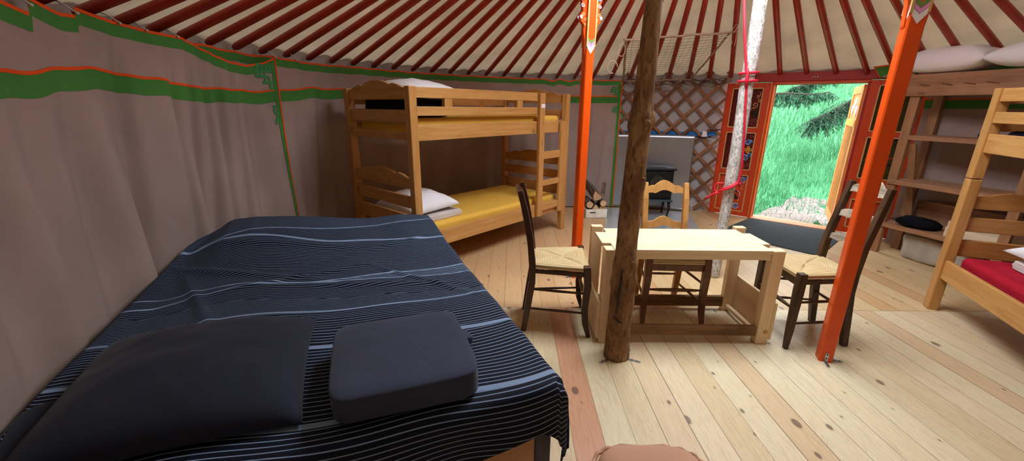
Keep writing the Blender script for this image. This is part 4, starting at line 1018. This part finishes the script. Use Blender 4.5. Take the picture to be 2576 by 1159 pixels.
# rough log post
t = thing('log_post', 'rough brown bark log post standing in front of the low table', 'post', (.604, 2.017, 0))
tabz = [(0, .071), (.04, .070), (.10, .067), (.25, .064), (.40, .063), (.50, .065), (.56, .064), (.60, .056), (.70, .054), (.80, .055), (.95, .053), (1.11, .051), (1.22, .050), (1.28, .054), (1.32, .054), (1.38, .046), (1.45, .044), (1.56, .043), (1.71, .040), (1.81, .038), (2.2, .036), (2.66, .034)]
def logr(z): return lerp_tab(tabz, z)
def off(z): return V((.015 * smooth((z - .6) / 1.2) - .002, .0, 0))
NZ, NA = 150, 40; m = MB(); vs = []
for i in range(NZ + 1):
    z = 2.66 * i / NZ
    for k in range(NA):
        a = 2 * PI * k / NA; r = logr(z) * (1 + .05 * noise.noise(V((math.cos(a) * 1.4, math.sin(a) * 1.4, z * 3))) + .03 * noise.noise(V((math.cos(a) * 4, math.sin(a) * 4, z * 9))))
        for (za, aa, hh, ww) in ((.585, -1.15, .016, .05), (.60, -2.5, .018, .03), (.47, -.4, .012, .03), (.45, -2.9, .012, .03), (1.29, -1.35, .014, .05), (1.30, 0.0, .016, .03), (1.27, -2.8, .014, .03), (.05, -1.9, .010, .05), (1.0, -.6, .008, .05), (.33, -.3, .006, .05)):
            da = (a - aa + PI) % (2 * PI) - PI; r += hh * math.exp(-((z - za) / ww) ** 2 - (da / .45) ** 2)
        vs.append(off(z) + V((r * math.cos(a), r * math.sin(a), z)))
fs = [(i * NA + k, i * NA + (k + 1) % NA, (i + 1) * NA + (k + 1) % NA, (i + 1) * NA + k) for i in range(NZ) for k in range(NA)] + [tuple(range(NA))[::-1], tuple(NZ * NA + k for k in range(NA))]
m.add(vs, fs, True); m.build('trunk', 'bark', t)
def on_log(a, z, e=.0): return off(z) + V((math.cos(a) * (logr(z) + e), math.sin(a) * (logr(z) + e), z))
m = MB(); m.tube([on_log(-2.03, .55, -.001), on_log(-2.02, .48, .001), on_log(-2.10, .41, .001), on_log(-2.12, .34, .001), on_log(-2.22, .27, -.001)], [.002, .006, .006, .005, .002], 6, flat=1.0)
m.tube([on_log(-2.55, .275, -.002), on_log(-2.15, .26, .000), on_log(-1.9, .245, .001), on_log(-1.6, .243, -.001)], [.003, .006, .006, .002], 6)
m.build('crack', 'black', t)
m = MB()
for a, z, r in ((-1.22, .585, .014), (-1.35, 1.285, .016), (-1.42, 1.26, .010), (-1.0, 1.02, .008)): 
    p = on_log(a, z, .011); d = V((math.cos(a), math.sin(a), 0)); m = MB(); m.tube([p - d * .012, p + d * .002, p + d * .004], [r * 1.2, r, r * .4], 12); m.build('branch_knot', 'bark', t)
pass
for yaw in (-2.45, -.62): angle_bracket(t, V((math.cos(yaw), math.sin(yaw), 0)) * .070, yaw + (.15 if yaw > -1 else -.2), up=.075, out=.065)

# birch pole
t = thing('bark_pole', 'pale grey peeled bark pole wound with the red rope by the door', 'post', (1.708, 3.167, 0))
btab = [(0, .040), (.2, .042), (.5, .040), (.75, .041), (.82, .045), (1.0, .047), (1.25, .047), (1.5, .046), (1.65, .045), (1.9, .046), (2.3, .043), (2.66, .04)]
boff = [(0, -.006), (.5, 0), (.8, .004), (1.0, .012), (1.3, .008), (1.5, .003), (1.8, .005), (2.1, 0), (2.66, -.01)]
NZ, NA = 150, 28; m = MB(); vs = []
for i in range(NZ + 1):
    z = 2.66 * i / NZ
    for k in range(NA):
        a = 2 * PI * k / NA; r = lerp_tab(btab, z) * (1 + .06 * noise.noise(V((math.cos(a) * 3, math.sin(a) * 3, z * 14))) + .04 * noise.noise(V((math.cos(a) * 8, math.sin(a) * 8, z * 30))))
        vs.append(V((lerp_tab(boff, z) + r * math.cos(a), r * math.sin(a), z)))
fs = [(i * NA + k, i * NA + (k + 1) % NA, (i + 1) * NA + (k + 1) % NA, (i + 1) * NA + k) for i in range(NZ) for k in range(NA)] + [tuple(range(NA))[::-1], tuple(NZ * NA + k for k in range(NA))]
m.add(vs, fs, True); m.build('trunk', 'birch', t)
m = MB(); m.tube([(-.012, -.047, .69), (-.012, -.052, .69)], .008, 10); m.build('screw_head', 'brass', t)

# red rope
P0 = V((1.708, 3.167, 0)); vd = V((.475, .88, 0)); side = V((.88, -.475, 0))
def rp(s, dpt, z): return P0 + side * s - vd * dpt + V((0, 0, z))
m = MB()
m.tube([rp(-.11, .04, 2.14), rp(-.06, .05, 1.84), rp(-.028, .054, 1.68), rp(-.014, .058, 1.61), rp(.0, .062, 1.575), rp(.004, .058, 1.50), rp(.018, .058, 1.36), rp(.034, .05, 1.22), rp(.052, .045, 1.05), rp(.062, .035, .93), rp(.060, .03, .84), rp(.050, .045, .80), rp(.02, .060, .775), rp(-.02, .060, .752), rp(-.055, .045, .735), rp(-.072, .03, .73)], .0085, 8)
def ring(z, tilt, r=.056): m.tube([P0 + V((.004, 0, 0)) + side * r * math.cos(a) + vd * r * math.sin(a) + V((0, 0, z + tilt * math.cos(a))) for a in [2 * PI * i / 32 for i in range(32)]], .0095, 8, closed=True)
ring(1.600, .003, .060); ring(1.545, .002, .060)
m.tube([rp(-.012, .055, 1.63), rp(-.004, .068, 1.60), rp(-.002, .070, 1.55), rp(.002, .064, 1.50)], .010, 8)
ring(.775, .035, .055)
m.tube([rp(-.045, .045, .795), rp(-.085, .03, .79), rp(-.105, .03, .755), rp(-.09, .035, .72), rp(-.06, .045, .715)], .009, 8)
m.tube([rp(-.072, .045, .72), rp(-.10, .04, .705), rp(-.14, .035, .675), rp(-.16, .03, .655)], .0085, 8)
m.tube([rp(.058, .04, .80), rp(.075, .03, .815), rp(.066, .03, .775)], .009, 8)
tag(m.build('red_rope', 'rope', loc=(1.708, 3.167, .7)), 'crimson rope hanging and knotted round the pale bark pole', 'rope')

# ================================================================== STOVE CORNER
# floor plate
m = MB(); q = [(.985, 4.16), (2.095, 4.15), (2.40, 5.38), (1.33, 5.56)]
m.prism(q, (0, 0, 0), (1, 0, 0), (0, 1, 0), (0, 0, .006))
tag(m.build('hearth_plate', 'steelfloor', loc=(1.7, 4.8, 0)), 'flat galvanised metal plate on the floor under the stove', 'hearth plate')
# heat shield bent round the wall
def sh(u, v): a = 86.4 - (86.4 - 67.3) * u; return pol(a, 3.075 + .012 * noise.noise(V((u * 3, v * 2, 1))), .008 + v * (1.018 - .008))
m = MB().grid(sh, 60, 24)
o = tag(m.build('heat_shield', 'steel', loc=pol(76, 3.08)), 'bent galvanised metal sheet standing behind the stove', 'heat shield')
o.modifiers.new('thickness', 'SOLIDIFY').thickness = .0015
# stove
t = thing('wood_stove', 'black cast iron wood stove with arched glass door on thin legs', 'stove', (1.845, 5.235, .006), math.radians(-4))
def sb(a, b, n, mat, bv=.006, par=None): return MB().box(a, b).build(n, mat, par or t, bevel=bv)
sb((-.19, -.135, .235), (.19, .135, .60), 'body', 'iron'); sb((-.215, -.165, .60), (.215, .165, .628), 'top_plate', 'iron', .010); sb((-.10, -.10, .628), (.10, .08, .634), 'hotplate', 'iron', .003)
sb((-.20, -.19, .205), (.20, .14, .235), 'ash_lip', 'irongrey', .012)
sb((-.175, -.142, .252), (.175, -.135, .315), 'lower_front', 'iron', .004)
# door with arched window and spokes
d = sb((-.165, -.155, .325), (.165, -.135, .585), 'door', 'iron', .006)
arch = [(.125 * math.cos(a), .36 + .185 * math.sin(a)) for a in [PI * i / 20 for i in range(21)]]
m = MB(); m.prism(arch, (0, -.1575, 0), (1, 0, 0), (0, 0, 1), (0, .002, 0)); m.build('glass', 'glass', d)
m = MB(); m.tube([(x, -.160, z) for x, z in arch] , .009, 8); m.tube([(.125, -.16, .36), (-.125, -.16, .36)], .009, 8)
m.tube([(x * .45, -.160, .36 + (z - .36) * .45) for x, z in arch], .005, 6)
for a in (.45, .95, PI / 2, PI - .95, PI - .45): m.tube([(.055 * math.cos(a), -.160, .36 + .08 * math.sin(a)), (.122 * math.cos(a), -.160, .36 + .18 * math.sin(a))], .005, 6)
m.build('grille', 'iron', d)
m = MB(); m.tube([(0, -.155, .34), (0, -.185, .335), (.03, -.19, .325)], .007, 8); m.build('handle', 'iron', d)
for sx in (-1, 1):
    for y in (-.14, .11): MB().tube([(sx * .165, y, .21), (sx * .172, y - .01, .12), (sx * .160, y, .02), (sx * .162, y - .004, 0)], [.022, .015, .010, .014], 8).build('leg', 'iron', t)
# firewood and white crate
t = thing('wood_box', 'low white painted box with a slot handle holding split firewood', 'box', (1.075, 5.14, 0), math.radians(6))
sb2 = lambda a, b, n, mat: MB().box(a, b).build(n, mat, t, bevel=.002)
sb2((-.150, -.115, .004), (.125, -.103, .115), 'front', 'whitebox'); sb2((-.150, .30, .004), (.125, .312, .115), 'back', 'whitebox'); sb2((-.150, -.103, .004), (-.138, .30, .115), 'side', 'whitebox'); sb2((.113, -.103, .004), (.125, .30, .115), 'side', 'whitebox'); sb2((-.138, -.103, 0), (.113, .30, .012), 'bottom', 'whitebox')
MB().box((-.10, -.1162, .066), (-.025, -.114, .080)).build('slot', 'black', t)
def logp(label, poly, c, ln, yaw, tilt):
    t = thing('firewood_log', label, 'firewood', c, 0, 'split firewood in the white box'); t.rotation_euler = (tilt, 0, yaw)
    m = MB(); m.prism(poly, (0, 0, 0), (1, 0, 0), (0, 0, 1), (0, ln, 0)); m.build('split_wood', 'barkwood', t, bevel=.004)
    m = MB(); m.prism([(x * .94, z * .94) for x, z in poly], (0, -.0035, 0), (1, 0, 0), (0, 0, 1), (0, .004, 0)); m.build('cut_face', 'cutwood', t)
def rnd_poly(r, n=14, fx=1, fz=1): return [(r * fx * math.cos(2 * PI * i / n) * (1 + .08 * math.sin(i * 2.3)), r * fz * math.sin(2 * PI * i / n) * (1 + .08 * math.cos(i * 1.7))) for i in range(n)]
logp('large split log with a pale flat side on top of the firewood', [(-.05, .10), (-.062, .02), (-.04, -.035), (.01, -.05), (.055, -.03), (.068, .005)], (1.075, 5.055, .265), .30, .25, .35)
logp('round split log at the right of the firewood pile', rnd_poly(.042), (1.160, 5.060, .185), .30, .05, .05)
logp('round log half hidden at the left of the firewood pile', rnd_poly(.045), (.990, 5.060, .165), .30, 0, .03)
logp('triangular split log in the middle of the firewood box', [(-.07, -.05), (.075, -.05), (.01, .05), (-.01, .052)], (1.065, 5.050, .118), .30, 0, .03)
logp('dark bark log at the right bottom of the firewood box', rnd_poly(.045, 12, 1, .9), (1.158, 5.085, .108), .20, .05, .02)
logp('small split log leaning at the back right of the firewood', [(-.02, -.02), (.025, -.02), (.02, .025), (-.02, .02)], (1.16, 5.16, .27), .22, -.3, .6)
# doormat and litter
m = MB(); q = [(3.06, 5.075), (2.49, 4.585), (2.34, 4.43), (2.97, 3.68), (3.80, 4.42)]
m.prism(q[::-1], (0, 0, 0), (1, 0, 0), (0, 1, 0), (0, 0, .010))
tag(m.build('doormat', 'mat', loc=(2.95, 4.45, 0), bevel=.003), 'large charcoal doormat lying on the floor inside the door', 'doormat')
for k, (x, y, lab) in enumerate(((2.83, 4.62, 'brown dry leaf on the doormat near the table corner'), (3.33, 4.72, 'dark twig bit on the doormat by the doorstep'), (2.98, 4.92, 'tiny dark leaf on the doormat near the left door post'))):
    m = MB(); r = .028 - .006 * k
    m.add([(x - r, y, .011), (x, y - r * .6, .013), (x + r, y, .012), (x, y + r * .7, .020), (x, y, .016)], [(0, 1, 4), (1, 2, 4), (2, 3, 4), (3, 0, 4)])
    tag(m.build('dry_leaf', 'leaf', loc=(x, y, .010)), lab, 'leaf', 'litter on the doormat')

# ================================================================== HANGING NET RACK
t = thing('drying_net', 'thin net stretched on a stick frame hanging from the roof poles', 'drying net', (1.75, 4.95, 1.85))
L = V(t.location); FL, FR, RR, RL = V((1.115, 4.40, 1.995)), V((2.13, 4.40, 2.070)), V((2.20, 5.36, 1.695)), V((1.393, 5.50, 1.675))
def stk(p, q, n, mat, r=.011, par=t, seed=0):
    m = MB(); m.tube([p - L + (q - p) * (i / 8) + V((noise.noise(V((i * .7, seed, 0))), noise.noise(V((i * .7, seed, 5))), noise.noise(V((i * .7, seed, 9))))) * .010 for i in range(9)], r, 7); return m.build(n, mat, par)
stk(FL - V((.03, 0, 0)), FR + V((.05, 0, .004)), 'front_stick', 'stick', .011, seed=1); stk(FL, RL, 'left_stick', 'stick', .013, seed=3); stk(FR, RR, 'right_stick', 'stick', .010, seed=6); stk(RL, RR, 'rear_stick', 'stick', .009, seed=8)
m = MB()
def NP(u, v): p = FL + (FR - FL) * u; q = RL + (RR - RL) * u; s = p + (q - p) * v; s.z -= .035 * math.sin(PI * u) * math.sin(PI * v); return s - L
for i in range(1, 16): m.tube([NP(i / 16, j / 10) for j in range(11)], .0013, 4)
for j in range(1, 20): m.tube([NP(i / 10, j / 20) for i in range(11)], .0013, 4)
m.build('netting', 'net', t)
def sbuild(m): m.build('hanging_string', 'cord', t)
def string(p, q, sag=.02, r=.003): m = MB(); m.tube([V(p) + (V(q) - V(p)) * (i / 6) + V((0, 0, -sag * math.sin(PI * i / 6))) - L for i in range(7)], r, 5); sbuild(m)
pl = pol(92.4, 1.87); pl.z = roof_z(1.87) - .01; pr = pol(61.7, 2.1); pr.z = roof_z(2.1) - .01
string(FL, (1.075, 4.42, 2.12), -.0); string(FL + V((-.02, 0, 0)), (1.05, 4.43, 2.13), 0); string(FR, (2.19, 4.40, 2.165), 0, .0025); string(FR + V((.03, 0, 0)), (2.20, 4.40, 2.15), .015, .0025)
m = MB(); m.tube([FL - L + V((-.02 + .035 * math.cos(a) - .02, 0, -.09 + .06 * math.sin(a))) for a in [2 * PI * i / 20 for i in range(20)]], .003, 5, closed=True); sbuild(m)
m = MB(); m.tube([FL - L + V((-.12 + .05 * math.cos(a), 0, -.25 + .06 * math.sin(a))) for a in [2 * PI * i / 20 for i in range(17)]], .004, 5); sbuild(m)
m = MB(); m.tube([FL - L + V((-.03, 0, 0)), FL - L + V((-.075, 0, -.11)), FL - L + V((-.085, 0, -.18))], .003, 5); sbuild(m)
string(FR + V((.01, 0, -.02)), FR + V((-.13, 0, -.02)), .02, .004); string(FR + V((.0, 0, -.03)), FR + V((.03, 0, -.10)), .0, .008)
string((2.20, 4.40, 2.15), FR + V((.06, 0, -.12)), .03, .0025)


# ================================================================== SHELF RACK
SF = V((3.621, 3.869, 0)); srot = math.atan2(-.970, .242)
t = thing('shelf_rack', 'rough wooden shelf rack with three shelves between door and red bunk', 'shelf', SF, srot)
# local x along the shelf, y towards the wall (local +y = room side rotated): check sign
def sx(x0, x1, y0, y1, z0, z1, n, mat, bv=.003, par=None):
    return MB().box((x0, y0, z0), (x1, y1, z1)).build(n, mat, par or t, bevel=bv)
sx(-.035, .042, .0, .04, 0, 1.48, 'front_upright', 'shelfz'); sx(.84, .905, .0, .04, 0, 1.48, 'front_upright', 'shelfz')
sx(-.035, .035, .30, .34, 0, 1.70, 'rear_upright', 'shelfz'); sx(.84, .905, .30, .34, 0, 1.70, 'rear_upright', 'shelfz')
bm_ = sx(-.11, .95, -.024, .0, 1.475, 1.66, 'top_beam', 'shelfx', .006)
m = MB()
for x in (.03, .19, .34, .48): m.bar((x, -.024, 1.575), (x + .075, -.024, 1.560), .012, .006)
m.build('chisel_mark', 'hleg', bm_)
sx(-.11, .95, .0, .36, 1.635, 1.655, 'top_board', 'shelfx'); sx(-.105, -.05, .0, .05, 1.655, 1.70, 'corner_block', 'shelfz', .012)
sx(-.0, .95, -.002, .33, 1.095, 1.135, 'shelf_board', 'shelfx'); sx(-.02, .95, -.02, .34, .682, .726, 'shelf_board', 'shelfx'); sx(-.02, .95, -.02, .36, .270, .312, 'shelf_board', 'shelfx')
MB().bar((.06, .05, 1.06), (.06, .28, .33), .022, .06, (1, 0, 0)).build('side_brace', 'shelfz', t, bevel=.003)
sx(.05, .95, .345, .36, .31, .52, 'back_board', 'shelfx')
sr = Matrix.Rotation(srot, 3, 'Z')
def SP(x, y, z): return SF + sr @ V((x, y, z))
# things on the rack
put(cushion(.62, .36, .215, .05, .010, 51, flat=.42, puff=3), 'pillow', 'pillow', 'plump white pillow on the shelf top behind the right orange post', 'pillow', SP(.14, .09, 1.662), srot, 'white pillows')
put(cushion(.60, .36, .185, .05, .010, 55, flat=.42, puff=3), 'pillow', 'pillow', 'white pillow on the shelf top cut off by the right edge', 'pillow', SP(.745, .06, 1.668), srot, 'white pillows')
put(slab(.30, .24, .075, .6, .026, 61), 'black_bag', 'blackcl', 'limp black cloth bag on the lowest shelf', 'bag', SP(.25, .10, .312), srot + .1, tilt=(.0, .08))
t2 = thing('pale_crate', 'shallow pale wooden crate on the lowest shelf beside the black bag', 'crate', SP(.70, .12, .312), srot)
for a, b, n in (((-.20, -.11, 0), (.20, -.095, .085), 'side'), ((-.20, .095, 0), (.20, .11, .085), 'side'), ((-.20, -.095, 0), (-.185, .095, .135), 'end'), ((.185, -.095, 0), (.20, .095, .135), 'end'), ((-.185, -.095, 0), (.185, .095, .010), 'bottom')): MB().box(a, b).build(n, 'paleply', t2, bevel=.002)
put(slab(.16, .12, .035, .6, .02, 71), 'rag', 'leaf', 'small crumpled brown rag on the lowest shelf left of the bag', 'rag', SP(.03, .24, .314), srot)
put(slab(.10, .08, .06, .7, .012, 73), 'black_pouch', 'blackcl', 'small black pouch on the upper shelf beside the bunk post', 'pouch', SP(.52, .10, 1.135), srot)
put(slab(.50, .26, .235, .30, .018, 75), 'plastic_sack', 'plastic', 'cloudy plastic sack on the floor under the lowest shelf', 'sack', SP(.42, .20, 0), srot)
# fire extinguisher hanging on the left side of the rack
e0 = V((3.532, 3.972, .46)); t = thing('fire_extinguisher', 'red fire extinguisher hanging behind the right orange post', 'fire extinguisher', e0)
MB().lathe([(.045, 0), (.062, .012), (.064, .03), (.064, .29), (.058, .325), (.038, .35), (.020, .36), (.018, .375)], (0, 0, 0), 24).build('cylinder', 'exred', t)
m = MB(); 
def lbl(u, v): a = -2.9 + u * 2.2; return V((.0648 * math.cos(a), .0648 * math.sin(a), .13 + v * .10))
m.grid(lbl, 16, 2); m.build('paper_label', 'black', t)
m = MB()
for z, a0, a1 in ((.205, -2.5, -1.4), (.185, -2.5, -1.7), (.165, -2.5, -1.5)): m.tube([V((.0655 * math.cos(a), .0655 * math.sin(a), z)) for a in [a0 + (a1 - a0) * i / 8 for i in range(9)]], .0028, 4)
m.build('label_print', 'white', t)
m = MB(); m.lathe([(.020, .372), (.022, .40), (.014, .425)], (0, 0, 0), 12); m.build('valve', 'brass', t)
m = MB(); m.bar((-.03, 0, .425), (.175, -.045, .462), .022, .008); m.build('lever', 'exred', t, bevel=.002)
m = MB(); m.bar((-.02, 0, .405), (.155, -.04, .372), .022, .012); m.tube([(0, .0, .40), (-.03, -.01, .385), (-.07, -.02, .33), (-.078, -.02, .22)], .011, 8); m.build('hose_and_handle', 'black', t)

# ================================================================== LIGHT
w = bpy.data.worlds.new('sky'); scene.world = w; w.use_nodes = True
nt = w.node_tree; bg = nt.nodes['Background']
tc = nt.nodes.new('ShaderNodeTexCoord'); sp = nt.nodes.new('ShaderNodeSeparateXYZ'); nt.links.new(tc.outputs['Generated'], sp.inputs[0])
cr = nt.nodes.new('ShaderNodeValToRGB'); cr.color_ramp.elements[0].position = 0.0; cr.color_ramp.elements[0].color = (.86, .90, .92, 1); cr.color_ramp.elements[1].position = .6; cr.color_ramp.elements[1].color = (.92, .97, 1.05, 1)
nt.links.new(sp.outputs[2], cr.inputs[0]); nt.links.new(cr.outputs[0], bg.inputs[0]); bg.inputs[1].default_value = 3.0
# daylight falling through the open crown
ld = bpy.data.lights.new('crown_daylight', 'AREA'); ld.shape = 'DISK'; ld.size = 1.30; ld.energy = CROWN_W if 'CROWN_W' in globals() else 56; ld.color = (.82, .93, 1.0)
lo = bpy.data.objects.new('crown_daylight', ld); COL.objects.link(lo); lo.location = (CX, CY, 2.82)
scene.view_settings.view_transform = 'Standard'; scene.view_settings.look = 'None'; scene.view_settings.gamma = 1.0
scene.view_settings.exposure = 1.0
scene.view_settings.use_curve_mapping = False
